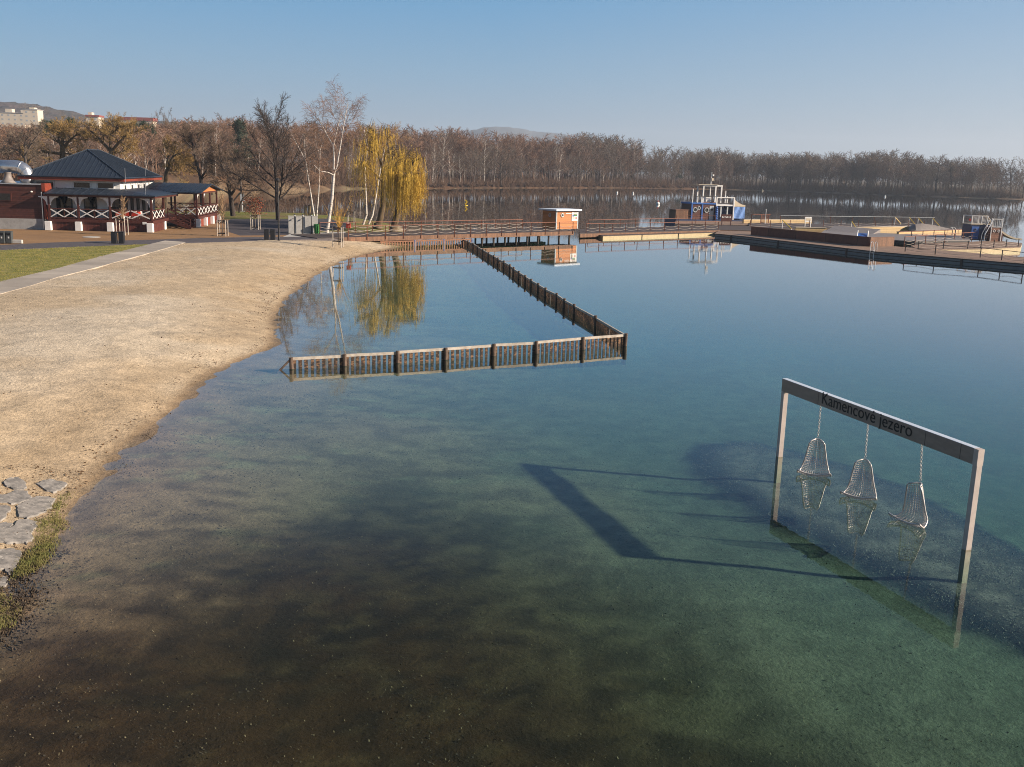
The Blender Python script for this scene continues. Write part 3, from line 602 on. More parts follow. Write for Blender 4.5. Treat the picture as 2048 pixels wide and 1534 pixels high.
# ------------------------------------------------------------------ the fixed pier
PA, PB_ = W(690, 474.5, 1.0), W(1147, 462.2, 1.0)
PF = Fr((PA[0], PA[1], 0), PB_-PA); PL = np.linalg.norm((PB_-PA)[:2])
pier = thing('wooden_pier', 'long orange brown timber pier with roped railing leading from shore to hut', 'pier', PF(0, 2, 0))
PW = 5.2
MB().box(-3, PL, 0, PW, .90, 1.0, PF).build('deck', M['deck'], pier)
MB().box(-.2, PL, -.06, -.003, .55, .99, PF).build('fascia', M['pierside'], pier)
MB().box(-.2, PL, PW+.003, PW+.06, .55, .99, PF).build('fascia', M['pierside'], pier)
MB().box(4, PL, .3, .5, .58, .897, PF).box(4, PL, PW-.5, PW-.3, .58, .897, PF).build('joist', M['pile'], pier)
pl0 = None
for i in range(9):
    for b in (.35, PW-.4):
        a = 17.2+i*1.62 if b < 1 else 16.6+i*1.62
        if a > PL-.3: continue
        if pl0 is None: o = pl0 = MB().tube([(0, 0, -3), (0, 0, .58)], .11, 8).build('piling', M['pile'], pier, local=True)
        else: o = place(pl0, pier, (0, 0, 0))
        o.location = [float(x) for x in PF(a, b, 0)-ORG[pier.name]]
railing(pier, [PF(.3, -.09, 1.0), PF(PL-.2, -.09, 1.0)], 2.15)
railing(pier, [PF(.3, PW+.1, 1.0), PF(PL-3.2, PW+.1, 1.0)], 2.15)
# hut on the pier
HB = W(1111.7, 458.4, 1.0); HF = Fr((HB[0], HB[1], 0), PB_-PA); hs = np.linalg.norm((W(1166.5, 458.4, 1.0)-HB)[:2])*.97
hut = thing('pier_hut', 'small orange boarded hut with pale flat roof on the pier', 'hut', HF(1.5, 1.2, 1.0))
MB().box(0, hs, 0, 2.4, 1.003, 3.12, HF).build('wall', M['hut'], hut)
MB().box(-.35, hs+.3, -.35, 2.8, 3.123, 3.32, HF).build('roof', M['hutroof'], hut, bevel=.02)
for a in (-.03, hs-.12): MB().box(a, a+.15, -.03, .12, 1.004, 3.12, HF).build('corner_post', M['greytrim'], hut)
def life_ring(fr, a, z, r, par, b=-.04, name='life_ring', n='v'):
    MB().ring(fr(a, b, z), getattr(fr, n), r*.78, r*.24, 18).build(name, M['white_paint'], par); MB().disc(fr(a, b-.005, z), getattr(fr, n), r*.55, .02, 16).build('porthole', M['letter'], par)
life_ring(HF, .95, 2.62, .24, hut); 
MB().ring(HF(-.03, 1.1, 2.6), HF.u, .17, .05, 16).build('porthole_ring', M['greytrim'], hut)
nb = MB().box(hs*.70, hs*.985, -.035, -.003, 1.95, 2.95, HF).build('notice_board', M['white_paint'], hut); ORG[nb.name] = ORG[hut.name]
for (a, z, w, hh, c) in ((.73, 2.45, .07, .22, 'blue'), (.79, 2.5, .07, .2, 'green'), (.86, 2.5, .08, .2, 'green'), (.73, 2.72, .2, .05, 'red'), (.74, 2.2, .09, .18, 'sail'), (.87, 2.2, .08, .15, 'red'), (.8, 2.85, .15, .05, 'iron')):
    MB().box(hs*a, hs*(a+w), -.045, -.037, z, z+hh, HF).build('poster', M[c], nb)
MB().box(hs*.42, hs*.68, -.03, -.003, 2.78, 2.86, HF).build('name_strip', M['white_paint'], hut)
# slatted fence standing in the shallows before the pier
sf = thing('slat_fence', 'orange slatted fence with blue white post caps under the pier edge', 'fence', W(800, 492, 0))
sp = [W(761, 491, 0), W(816, 490.5, 0), W(870, 490, 0), W(922, 489.5, 0)]
q0, q1 = PF(3.5, -.75, 0), PF(PL*.49, -.75, 0); sp = [q0+(q1-q0)*t for t in (0, .36, .68, 1)]
for i, p in enumerate(sp):
    if i: MB().bar(p+(0, 0, -.8), p+(0, 0, .62), .16, .16).build('post', M['bluew'], sf)
for p, q in zip(sp, sp[1:]):
    m_ = MB(); m_.bar(p+(0, 0, .5), q+(0, 0, .5), .06, .13); n = int(np.linalg.norm(q-p)/.3)
    for k in range(n): c = p+(q-p)*(k+.5)/n; m_.bar(c+(0, 0, -.6), c+(0, 0, .435), .04, .14, up=q-p)
    m_.build('slat_panel', M['slat'], sf)
# swimming fence out in the water
LP = [(582.6,715,.48),(688.9,708.4,.50),(795.4,702,.52),(891.5,695.7,.53),(988,687.8,.55),(1073.7,682.4,.57),(1167,674.4,.59),(1251.8,666.8,.62)]
RP = [(1191.8,631),(1148.8,607.9),(1128.6,596.8),(1113.6,586),(1091,575),(1076.7,566),(1062.6,557.6),(1051,550),(1038,541.8),(1027,534.2),(1020,528.5),(1008,521),(996,515),(988,510),(977,504),(966,497.5),(955,491),(946.6,485.5),(936,480.5),(926,476.5)]
fpts = [W(x, y, z) for x, y, z in LP]+[W(x, y, .60) for x, y in RP]
for p in fpts: p[2] = 0
ftop = [z for *_, z in LP]+[.60]*len(RP)
fe = thing('swimming_fence', 'weathered slatted timber fence standing in the lake in an angled line', 'fence', fpts[7])
rnd = random.Random(3)
for i, (p, z) in enumerate(zip(fpts, ftop)):
    j = rnd.uniform(-.02, .02); MB().tube([p+(0, 0, .03), p+(j, 0, z)], [.085, .08], 9).build('post', M['log'], fe); MB().tube([p+(0, 0, -1.3), p+(0, 0, .029)], .086, 9).build('submerged_foot', M['algae'], fe)
for i, (p, q) in enumerate(zip(fpts, fpts[1:])):
    dz_ = .06 if i < 7 else .15; zp, zq = ftop[i]-dz_, ftop[i+1]-(.06 if i < 6 else .15 if i > 6 else .06); d = nrm(q-p); off = np.cross((0, 0, 1), d)*(.11 if i < 7 else -.11); off[2] = 0
    L = np.linalg.norm(q-p)
    MB().bar(p+d*.06+off*.4+(0, 0, zp), q-d*.06+off*.4+(0, 0, zq-rnd.uniform(0, .04)), .07, .11).build('top_rail', M['fencerail'], fe)
    n = max(3, int(L/.215)); m_ = MB(); m2_ = MB()
    for k in range(n):
        t = (k+.5)/n; c = p+(q-p)*t+off*.35; z = zp+(zq-zp)*t-.058-rnd.uniform(0, .012); w = .128+rnd.uniform(-.014, .014); l = rnd.uniform(-.012, .012)
        m_.bar(c+(0, 0, .0), c+d*l+(0, 0, z), .03, w, up=d); m2_.bar(c+(0, 0, -.8), c+(0, 0, -.001), .03, w, up=d)
    m_.build('slats', M['fence'], fe); m2_.build('submerged_slats', M['algae'], fe)
    if i > 6 and i % 2: MB().bar((p+q)/2-off*.2+(0, 0, -.6), (p+q)/2-off*.2+(0, 0, .48), .035, .035).build('brace_post', M['fencerail'], fe)
sp_ = W(553, 740, 0); MB().bar(sp_+(0, 0, -.15), fpts[0]+(0, 0, .44), .07, .07).build('strut', M['log'], fe)
# ------------------------------------------------------------------ floating pontoons and pool platforms
def platform(name, label, px, z=.5, side='ponside', top='pondeck', depth=.75, cat='pontoon', th=.07):
    pts = [W(x, y, z) for x, y in px]; c = np.mean(pts, 0); t = thing(name, label, cat, (c[0], c[1], 0))
    xy = [tuple(p[:2]) for p in pts]; c2 = c[:2]
    MB().prism([tuple(c2+(np.array(p)-c2)*1.004) for p in xy], z-th, z).build('deck', M[top], t)
    MB().prism(xy, z-depth, z-th-.002).build('float', M[side], t)
    return t, pts
po1, q = platform('floating_pontoon', 'long low beige sided pontoon before the walkway right of the hut', [(1206,471.5),(1427,464.6),(1432,462.6),(1188,467.3)], .36, 'ponside', 'deck')
for f in (.33, .66): MB().bar(q[0]+(q[1]-q[0])*f+(0, 0, -.4), q[0]+(q[1]-q[0])*f+(0, 0, .0), .12, .12).build('joint_post', M['iron'], po1)
wk, q = platform('floating_walkway', 'dark planked floating walkway with roped railing right of the hut', [(1160,466.5),(1240,464.5),(1440,459.5),(1510,461),(1510,452),(1440,450.5),(1240,456),(1160,458)], .62, 'pierside', 'deck', .5)
e0_, e1_, e2_ = W(1172,465.5,.62), W(1300,462.5,.62), W(1436,459.5,.62)
railing(wk, [e0_, e1_, e2_], 2.35)
railing(wk, [W(1176,456.8,.62), W(1300,453.3,.62), W(1410,450.8,.62)], 3.0, rope=False)
MB().prism([tuple(W(x, y, .0)[:2]) for x, y in ((1158,474),(1178,474),(1192,470),(1160,469))], -.3, .6).build('end_float', M['ponside'], wk)
fp, q = platform('front_pontoon', 'long dark edged pontoon walkway running towards the viewer on the far side', [(1430,467.2),(1485,472.3),(1756,503.6),(2048,527.5),(2300,552),(2300,532),(2048,514),(1900,502),(1760,490),(1510,463.5),(1440,460.5)], .5, 'pongrey', 'pondeck', .8)
for a_, b_ in zip(q[:4], q[1:5]):
    nseg = max(1, int(np.linalg.norm(b_-a_)/8.5))
    MB().bar(a_+(0, 0, -.04), b_+(0, 0, -.04), .14, .10).build('edge_beam', M['iron'], fp)
    MB().bar(a_+(0, 0, -.30)-(0.02, 0.02, 0), b_+(0, 0, -.30)-(0.02, .02, 0), .10, .08).build('rubbing_strip', M['iron'], fp)
    for i in range(nseg): c = a_+(b_-a_)*(i+.6)/nseg; MB().bar(c+(-.03, -.03, -.7), c+(-.03, -.03, .0), .2, .2).build('joint_post', M['iron'], fp)
pk = lambda *l: [W(x, y, .5) for x, y in l]
railing(fp, pk((1810,503),(1870,509),(1960,515),(2048,526)), 3.2, .95, m='iron', hand=True)
# basin with dark brown board wall
bx = thing('board_basin', 'long dark brown boarded basin wall with its sunlit end coloured orange', 'basin', W(1620, 482, .5))
w1, w2, w3 = W(1502, 469.3, .5), W(1739, 493.2, .5), W(1786.5, 492, .5)
w4 = W(1560, 462, .5)
for a_, b_, m_ in ((w1, w2, 'boxwall'), (w2, w3, 'hut')):
    d = nrm(b_-a_); MB().bar(a_+(0, 0, .5), b_+(0, 0, .5), .12, 1.0).build('wall', M['boxwall'] if m_ == 'boxwall' else M['pierside'], bx)  # end wall in lighter orange boards: its sunlight is put into the colour
MB().bar(w1+(0, 0, 1.02), w2+(0, 0, 1.02), .16, .05).build('coping', M['boxwall'], bx)
MB().bar(w2+(0, 0, 1.02), w3+(0, 0, 1.02), .16, .05).build('coping', M['brown'], bx)
mid, _ = platform('middle_platform', 'grey sheeted sloping platform behind the brown boarded basin', [(1700,473.5),(1790,480),(1830,482),(1940,480),(1936,472.5),(1760,466),(1650,460),(1642,466)], .78, 'iron', 'ramp', .5, 'platform')
rp = thing('slide_ramp', 'low grey wedge shaped ramp with a blue mat above the basin', 'ramp', W(1700, 468, .5))
r0, r1, r2, r3 = W(1642, 467.8, .5), W(1736, 474.5, .5), W(1760, 469.5, .5), W(1668, 461.8, .5)
MB().add([r0, r1, r2, r3, r2+(0, 0, .75), r3+(0, 0, .75)], [(0,1,4,5),(1,2,4),(0,5,3),(3,5,4,2),(0,3,2,1)]).build('wedge', M['ramp'], rp)
s0, s1 = W(1714, 473, .9), W(1735, 474, .9); dd_ = W(1738, 466.5, 1.25)-W(1737, 473.5, .9)
MB().add([s0, s1, s1+dd_, s0+dd_, s0-(0,0,.06), s1-(0,0,.06), s1+dd_-(0,0,.06), s0+dd_-(0,0,.06)], [(0,1,2,3),(7,6,5,4),(0,4,5,1),(1,5,6,2),(2,6,7,3),(3,7,4,0)]).build('mat', M['blue'], rp)
for e in (s0, s1): MB().tube([e, e+dd_*.5+(0, 0, .1), e+dd_+(0, 0, .3)], .07, 8).build('side_tube', M['white_paint'], rp)
bp, _ = platform('back_walkway', 'dark roped walkway crossing behind the basins at the back', [(1497,456),(1620,456),(1850,455.5),(1872,450),(1640,447.5),(1500,444.5)], .6, 'deck', 'deck', .5, 'pontoon')
pk6 = lambda *l: [W(x, y, .6) for x, y in l]
railing(bp, pk6((1500,455.5),(1618,455.3)), 3.4, 1.05, hand=False)
railing(bp, pk6((1646,455),(1848,454.5)), 3.4, 1.05, hand=False)
railing(bp, pk6((1560,446.6),(1660,448),(1790,449),(1868,450)), 4.2, 1.2, rope=False, rh='greytrim')
def wall_thing(name, label, p, q, h, m, cat, cop=None, z=.5):
    a_, b_ = W(*p, z), W(*q, z); t = thing(name, label, cat, (a_+b_)/2)
    MB().bar(a_+(0, 0, h/2-.25), b_+(0, 0, h/2-.25), .3, h+.5).build('boards', M[m], t); MB().bar(a_+(0, 0, h+.03), b_+(0, 0, h+.03), .45, .06).build('coping', M[cop or m], t); return t
wall_thing('pool_wall', 'pale yellow inner pool wall left of the white notice', (1486,446.5), (1622,446.5), .55, 'poolwall', 'wall', 'sail')
wall_thing('pool_wall', 'pale yellow long pool wall right behind the grey ramp', (1690,463), (1830,460.5), .55, 'poolwall', 'wall', 'sail')
wall_thing('pool_wall', 'pale yellow pool wall leading to the slide tower', (1795,472.5), (1932,466.5), .55, 'poolwall', 'wall', 'brown')
wall_thing('pool_wall', 'low pale timber edge beside the boat jetty', (1590,459.2), (1652,460.5), .3, 'poolwall', 'wall', 'sail')
t = thing('upturned_hull', 'dark low hull shape lying across the back basins', 'hull', W(1880, 460, .6)); a_, b_ = W(1822, 461, .6), W(1922, 462.5, .6)
hv = []; n = 10
for i in range(n+1):
    c = a_+(b_-a_)*i/n; hh = 1.0*math.sin(PI*(i/n)**.45)*.95+.05; hv.append((c, hh))
m_ = MB()
for (c, h1), (d, h2) in zip(hv, hv[1:]):
    m_.add([c, d, d+(0, .5, h2), c+(0, .5, h1), c+(0, 1.6, h1*.9), d+(0, 1.6, h2*.9), c+(0, 2.2, 0), d+(0, 2.2, 0)], [(0,1,2,3),(3,2,5,4),(4,5,7,6)])
m_.build('shell', M['ramp'], t, smooth=True)
for i, (x0, y0, x1, y1, lab) in enumerate(((1789,449,1801,453,'yellow stair handrail at the far left end of the back rail'),(1817,449.5,1829,454,'yellow stair handrail, second from the left on the back walkway'),(1835,450,1847,454.5,'yellow stair handrail, third from the left on the back walkway'),(1864,451,1878,457,'yellow stair handrail at the right end of the back walkway'),(1702,459,1714,466,'yellow stair handrail above the grey ramp'),(1564,457,1582,464,'yellow stair handrail beside the left end of the brown wall'))):
    a_, b_ = W(x0, y0, .6), W(x1, y1, .3); t = thing('stair_handrail', lab, 'handrail', a_, 'yellow stair handrails on the pool platforms')
    MB().tube([a_+(0, 0, 1.15), b_+(0, 0, .45)], .06, 6).build('rail', M['yellow'], t); MB().tube([a_, a_+(0, 0, 1.15)], .05, 6).build('post', M['white_paint'], t); MB().tube([b_, b_+(0, 0, .45)], .05, 6).build('post', M['white_paint'], t)
p = W(1615, 454.5, .6); t = thing('notice_stand', 'white notice board on two legs at the platform edge', 'sign', p)
MB().box(-.55, .55, -.04, .04, .75, 1.5, Fr(p, (1, .3))).build('board', M['white_paint'], t); MB().box(-.4, .4, -.055, -.042, .95, 1.3, Fr(p, (1, .3))).build('sheet', M['sail'], t)
for x in (-.45, .45): MB().box(x-.05, x+.05, -.03, .03, 0, .748, Fr(p, (1, .3))).build('leg', M['white_paint'], t)
# barred cage left of the pools
p = W(1502, 447, .6); cf = Fr(p, (1, .25)); t = thing('barred_gate', 'rust brown barred gate frame by the boat jetty', 'gate', p)
for x in (0, 1.6, 2.9): MB().box(x-.05, x+.05, -.05, .05, 0, 1.35, cf).build('post', M['rust'], t)
MB().box(-.05, 3.2, -.05, .05, 1.352, 1.45, cf).build('top_bar', M['rust'], t)
m_ = MB(); [m_.box(1.7+.16*k, 1.74+.16*k, -.02, .02, .1, 1.35, cf) for k in range(7)]; m_.build('bars', M['rust'], t)
p = W(1530, 448, .6); t = thing('white_pole', 'slim white pole standing beside the barred gate', 'pole', p); MB().tube([p, p+(0, 0, 2.1)], .05, 8).build('pole', M['white_paint'], t); MB().disc(p+(0, 0, 2.15), (0, 0, 1), .1, .1, 10).build('cap', M['white_paint'], t)
# platform under the slide towers
tp, q = platform('slide_platform', 'timber platform with beige sides carrying the slide towers', [(1838,499),(1960,497.5),(2041,494),(2044,486),(1990,481),(1925,484),(1850,487),(1822,491)], .5, 'ponside', 'pondeck', .8, 'platform')
railing(tp, pk((1836,498.5),(1935,497.5),(2036,493.2)), 3.0, .9, m='iron', hand=False)
railing(tp, pk((1808,492.5),(1850,489),(1976,479)), 2.6, 1.05, rh='rust')
bl_, _ = platform('blue_edged_platform', 'narrow platform with pale side left of the slide towers', [(1800,478.5),(1932,474.5),(1935,470),(1850,468.5),(1800,472)], .5, 'ponside', 'brown', .7, 'platform')
railing(bl_, pk((1822,477),(1930,473)), 2.8, .95, m='iron', hand=False)
for x, y in ((1905, 468), (1911, 469), (1929, 467), (1933, 468)):
    p = W(x, y, .5); t = thing('ladder_rail', 'white curved ladder handle at the pool edge by the towers', 'handle', p, 'white ladder handles by the slide towers'); MB().tube([p-(0, 0, .5), p+(0, 0, .6), p+(-.15, 0, .9), p+(-.4, 0, .95)], .045, 6).build('tube', M['white_paint'], t); MB().disc(p, (0, 0, 1), .1, .04, 10).build('foot', M['metal'], t)
# slide towers
TB = W(1939, 480.5, .5); TF = Fr((TB[0], TB[1], 0), (1, .12)); k_ = 130/2000*.985
t = thing('blue_slide_tower', 'dark blue slide tower with railed top and curved beige chute', 'tower', TF(1, 1, .5)); zz = .5
MB().box(0, 2.7, 0, 2.0, zz+.003, zz+2.0, TF).build('body', M['navy'], t)
MB().box(.1, 1.1, -.03, -.003, zz+.2, zz+1.75, TF).build('door', M['blue'], t); MB().ring(TF(.6, -.05, zz+1.35), TF.v, .13, .04, 14).build('emblem', M['navy'], t)
MB().box(-.08, 2.8, -.08, 2.1, zz+2.003, zz+2.1, TF).build('deck', M['sail'], t)
for a, b in ((0, 0), (1.35, 0), (2.1, 0), (0, 2.0), (2.1, 2.0)): MB().box(a-.05, a+.05, b-.05, b+.05, zz+2.103, zz+3.05, TF).build('rail_post', M['white_paint'], t)
m_ = MB(); m_.box(-.06, 2.2, -.05, .05, zz+3.053, zz+3.13, TF).box(-.06, .06, .06, 2.05, zz+3.053, zz+3.13, TF); [m_.box(.1+k*.16, .13+k*.16, -.015, .015, zz+2.103, zz+3.05, TF) for k in range(13)]; m_.build('railing', M['white_paint'], t)
m_ = MB(); cc = [TF(2.2+.25*i, .9, zz+3.2-.13*i-.05*i*i) for i in range(7)]
for c, d in zip(cc, cc[1:]): m_.bar(c, d, .75, .07)
m_.build('chute', M['sail'], t)
m_ = MB(); [m_.bar(TF(2.2+.1*k, -.15, zz+2.0-.35*k), TF(2.6+.1*k, -.15, zz+2.0-.35*k), .04, .04) for k in range(6)]
for x in (2.2, 2.6): m_.bar(TF(x, -.15, zz+2.6), TF(x-.7, -.5, zz), .06, .06)
m_.build('ladder', M['metal'], t); MB().disc(TF(-.35, -.1, zz+2.6), (0, 1, 0), .16, .12, 12).build('red_lamp', M['red'], t)
TF2 = Fr((W(1979.5, 482.5, .5)[0], W(1979.5, 482.5, .5)[1], 0), (1, .12))
t = thing('brown_slide_tower', 'brown boarded slide tower with two white ring emblems', 'tower', TF2(.7, .7, .5))
MB().box(0, 1.38, 0, 1.5, zz+.003, zz+1.75, TF2).build('body', M['brown'], t)
for a in (-.06, 1.34): MB().box(a, a+.1, -.06, .04, zz+.004, zz+2.9, TF2).build('corner_post', M['white_paint'], t)
m_ = MB().box(-.05, 1.45, -.06, .03, zz+1.76, zz+1.84, TF2).box(-.05, 1.45, -.06, .03, zz+2.75, zz+2.83, TF2); [m_.box(.2+k*.25, .23+k*.25, -.03, 0, zz+1.85, zz+2.74, TF2) for k in range(5)]; m_.build('railing', M['white_paint'], t)
for a in (.38, 1.0): MB().ring(TF2(a, -.05, zz+1.3), TF2.v, .14, .045, 16).build('emblem', M['white_paint'], t)
for b0 in (-.2, .5): MB().bar(TF2(.0, b0, zz+2.75), TF2(-1.05, b0-.3, zz+.9), .06, .06).build('stair_rail', M['metal'], t); MB().bar(TF2(-1.05, b0-.3, zz+.9), TF2(-1.1, b0-.3, zz), .06, .06).build('stair_post', M['metal'], t)
m_ = MB(); [m_.box(-.25-.16*k, -.03-.16*k, -.3, .6, zz+1.5-.26*k, zz+1.54-.26*k, TF2) for k in range(6)]; m_.build('steps', M['dark_wood'], t)
m_ = MB(); cc = [TF2(1.5+.42*i, .7, zz+1.05-.95*(1-(1-i/7)**2)+.12) for i in range(8)]
for c, d in zip(cc, cc[1:]): m_.bar(c, d, 1.0, .07); m_.bar(c+TF2.v*.5+(0,0,.1), d+TF2.v*.5+(0,0,.1), .06, .2); m_.bar(c-TF2.v*.5+(0,0,.1), d-TF2.v*.5+(0,0,.1), .06, .2)
m_.build('chute', M['sail'], t); MB().box(1.42, 1.75, .1, 1.3, zz+.003, zz+1.0, TF2).build('chute_support', M['dark_wood'], t)
# pool ladder on the front pontoon
a_ = W(1741, 503, .45); t = thing('pool_ladder', 'slim steel pool ladder hooked over the dark pontoon edge', 'ladder', a_)
for o_ in (0, .55):
    c = a_+nrm(W(1756, 503.6, .5)-W(1720, 499.5, .5))*o_; MB().tube([c+(-.1, -.15, -.7), c+(-.1, -.15, .9), c+(.1, .1, 1.05), c+(.35, .45, .95), c+(.4, .5, 0)], .035, 6).build('side_rail', M['metal'], t)
for z in (-.1, .12): c = a_+(-.1, -.15, z); MB().bar(c, c+nrm(W(1756, 503.6, .5)-W(1720, 499.5, .5))*.55, .12, .03).build('rung', M['metal'], t)
# ------------------------------------------------------------------ play boat
BL, BR = W(1381, 441.5, .5), W(1488, 440.0, .5); BR[1] = BL[1]+3.0; BR[0] = V(1488, 440, BR[1])[0]
BF = Fr((BL[0], BL[1], 0), BR-BL); S_ = np.linalg.norm((BR-BL)[:2])/1030; Zs = .1043*BL[1]/2000*.98
A = lambda x: (x-580)*S_
Z = lambda y: .55+(1000-y)*Zs
boat = thing('play_boat', 'blue and brown two deck play boat moored behind the walkway', 'boat', BF(5, 2, .5))
D4 = 3.6
def bp_(name, m, *boxes, **k):
    m_ = MB(); [m_.box(*b, BF) for b in boxes]; return m_.build(name, M[m], boat, **k)
bp_('hull', 'navy', (A(300), A(1620), -.3, D4+.4, -.4, .72))
bp_('cabin', 'dark_wood', (A(592), A(1040), 0, D4, .723, Z(690)))
bp_('roof_edge', 'blue', (A(575), A(1045), -.12, D4, Z(688), Z(660)))
for x in (590, 785): bp_('cabin_post', 'blue', (A(x)-.12, A(x)+.12, -.1, -.003, .723, Z(692)))
bp_('door', 'greytrim', (A(925), A(1005), -.05, -.003, .73, Z(720)))
MB().disc(BF(A(970), -.07, Z(790)), BF.v, .17, .03, 14).build('porthole', M['letter'], boat)
for x, y, r in ((650, 797, .40), (722, 763, .26), (868, 800, .42)):
    MB().ring(BF(A(x), -.06, Z(y)), BF.v, r*.85, .075, 20).build('porthole_ring', M['greytrim'], boat); MB().disc(BF(A(x), -.03, Z(y)), BF.v, r*.75, .04, 18).build('porthole', M['letter'], boat)
bp_('saloon_back', 'navy', (A(1045), A(1390), D4-.1, D4, .723, Z(712)), (A(1045), A(1390), .6, .7, .723, Z(760)))
bp_('saloon_roof', 'white_paint', (A(1040), A(1395), -.1, D4, Z(712), Z(690)))
for x in (1050, 1385): bp_('frame_post', 'white_paint', (A(x)-.1, A(x)+.1, -.16, .02, .724, Z(555)))
bp_('top_rail', 'white_paint', (A(1050)-.1, A(1385)+.1, -.165, .025, Z(562), Z(545)))
for x in (1140, 1265): bp_('curtain', 'greytrim', (A(x), A(x)+.22, .05, .1, 1.2, Z(720)))
for x, b in ((810, .3), (1155, .3), (810, 2.2), (1155, 2.2)): bp_('gantry_post', 'white_paint', (A(x)-.1, A(x)+.1, b, b+.18, Z(658), Z(348)))
bp_('gantry_beam', 'white_paint', (A(800), A(1168), .29, .49, Z(346), Z(322)))
bp_('canopy', 'sail', (A(700), A(1080), .1, 2.6, Z(318), Z(312)))
MB().tube([BF(A(948), .6, Z(640)), BF(A(952), .6, Z(330)), BF(A(960), .6, Z(75))], [.11, .09, .05], 8).build('mast', M['white_paint'], boat)
bp_('mast_box', 'sail', (A(958), A(992), .4, .7, Z(240), Z(190))); bp_('lamp', 'white_paint', (A(975), A(1000), .45, .65, Z(150), Z(120)))
bp_('deck_box', 'white_paint', (A(880), A(975), .5, 1.4, Z(655), Z(555))); bp_('deck_bench', 'brown', (A(820), A(1040), .3, .9, Z(658), Z(645)))
for x, y in ((600, 400), (697, 545), (770, 545), (1222, 425), (1262, 530)): bp_('rail_post', 'white_paint', (A(x)-.06, A(x)+.06, .05, .17, Z(662), Z(y)))
bp_('deck_rail', 'iron', (A(600), A(1045), .06, .15, Z(548), Z(536)))
m_ = MB(); n = 9                                  # drooping canvas and blue tarpaulin at the stern
top = [BF(A(1390+220*i/n), -.1, Z(575+ (690-575)*math.sin(PI/2*i/n)**.8)) for i in range(n+1)]; low = [BF(A(1390+220*i/n), -.1, Z(722)) for i in range(n+1)]
vs = top+low+[p+BF.v*.06 for p in top+low]; N = 2*n+2
m_.add(vs, [(i, i+1, n+2+i, n+1+i) for i in range(n)]+[(N+n+1+i, N+n+2+i, N+i+1, N+i) for i in range(n)]+[(i, N+i, N+i+1, i+1) for i in range(n)]); m_.build('sail_cloth', M['sail'], boat)
m_ = MB(); vs = []
for i in range(n+1):
    for j in range(7): vs.append(BF(A(1395+210*i/n), -.12-.14*math.sin(i*.9+j*.8)*math.sin(PI*i/n)-.05, Z(726+225*j/6)))
N = len(vs); vs += [v+BF.v*.05 for v in vs]; m_.add(vs, [(i*7+j, (i+1)*7+j, (i+1)*7+j+1, i*7+j+1) for i in range(n) for j in range(6)]+[(N+i*7+j+1, N+(i+1)*7+j+1, N+(i+1)*7+j, N+i*7+j) for i in range(n) for j in range(6)]); m_.build('tarpaulin', M['tarp'], boat, smooth=True)
bp_('stern_wall', 'navy', (A(1400), A(1600), .2, D4-.2, .723, Z(735)))
for x, y in ((1160, 0), (1240, 0)): pass
t = thing('fender_string', 'string of bright blue fenders hanging at the boat corner', 'fender', BF(A(1042), -.35, .8))
for i in range(6): y = Z(745+i*42); MB().lathe(BF(A(1042), -.35, y-.2), [(.05, 0), (.2, .08), (.24, .2), (.2, .32), (.05, .4)], 10).build('fender', M['blue'], t, smooth=True)
MB().tube([BF(A(1042), -.35, Z(980)), BF(A(1042), -.35, Z(700))], .025, 5).build('cord', M['rope'], t)
p = W(1441, 451, .62); gf = Fr(p, (1, .2)); t = thing('dark_sign_board', 'dark sign board with pale lettering at the boat jetty', 'sign', p)
MB().box(0, 1.65, -.05, .05, .6, 1.6, gf).build('board', M['dark_wood'], t); [MB().box(a, a+.1, -.1, 0, 0, .597, gf).build('leg', M['dark_wood'], t) for a in (.1, 1.45)]
m_ = MB(); [m_.box(.12+k*.2, .12+k*.2+.13, -.062, -.052, 1.1+(k % 3)*.03, 1.33-(k % 2)*.05, gf) for k in range(7)]; m_.build('lettering', M['white_paint'], t)
p = W(1352, 452, .3); of = Fr((p[0], p[1]+14, 0), BF.u); t = thing('orange_crate', 'large orange brown box standing left of the play boat', 'box', BF(A(430), .5, .7))
MB().box(A(300), A(570), .1, 2.4, Z(1000)+.2, Z(805), BF).build('box', M['pierside'], t); MB().box(A(296), A(574), .05, 2.45, Z(804), Z(796), BF).build('lid', M['brown'], t)
bt, q = platform('boat_jetty', 'low timber jetty deck between walkway and play boat', [(1350,447),(1500,450),(1502,443),(1352,440.5)], .5, 'deck', 'pondeck', .6, 'jetty')
railing(bt, pk((1352,446.5),(1430,448)), 3.2, 1.2, rope=False)
# ------------------------------------------------------------------ buoys and a bird
def buoy(px, py, r, label, m='white_paint', m2='white_paint', z=0):
    p = W(px, py, 0); t = thing('buoy', label, 'buoy', p, 'buoys floating on the far water'); MB().lathe(p+(0, 0, -r*.5), [(.05*r, 0), (.8*r, .3*r), (r, .9*r), (.8*r, 1.5*r), (.1*r, 1.9*r)], 12).build('float', M[m], t, smooth=True)
    MB().lathe(p+(0, 0, r*1.35), [(.35*r, 0), (.3*r, .5*r), (.05*r, .7*r)], 8).build('top', M[m2], t)
buoy(1234, 386.5, .38, 'small white buoy floating left of the red and white buoy'); buoy(1266, 387.5, .38, 'small white buoy between the far bank and the red buoy'); buoy(1315.5, 409, .5, 'red and white buoy floating left of the play boat', 'white_paint', 'red')
buoy(1525, 382, .4, 'yellowish buoy close to the far bank right of the mast', 'sail', 'sail'); buoy(1770, 394, .45, 'white buoy close to the far bank above the pools')
p = W(932, 411, 0); t = thing('chevron_marker', 'small yellow arrow shaped marker floating on the dark water', 'marker', p)
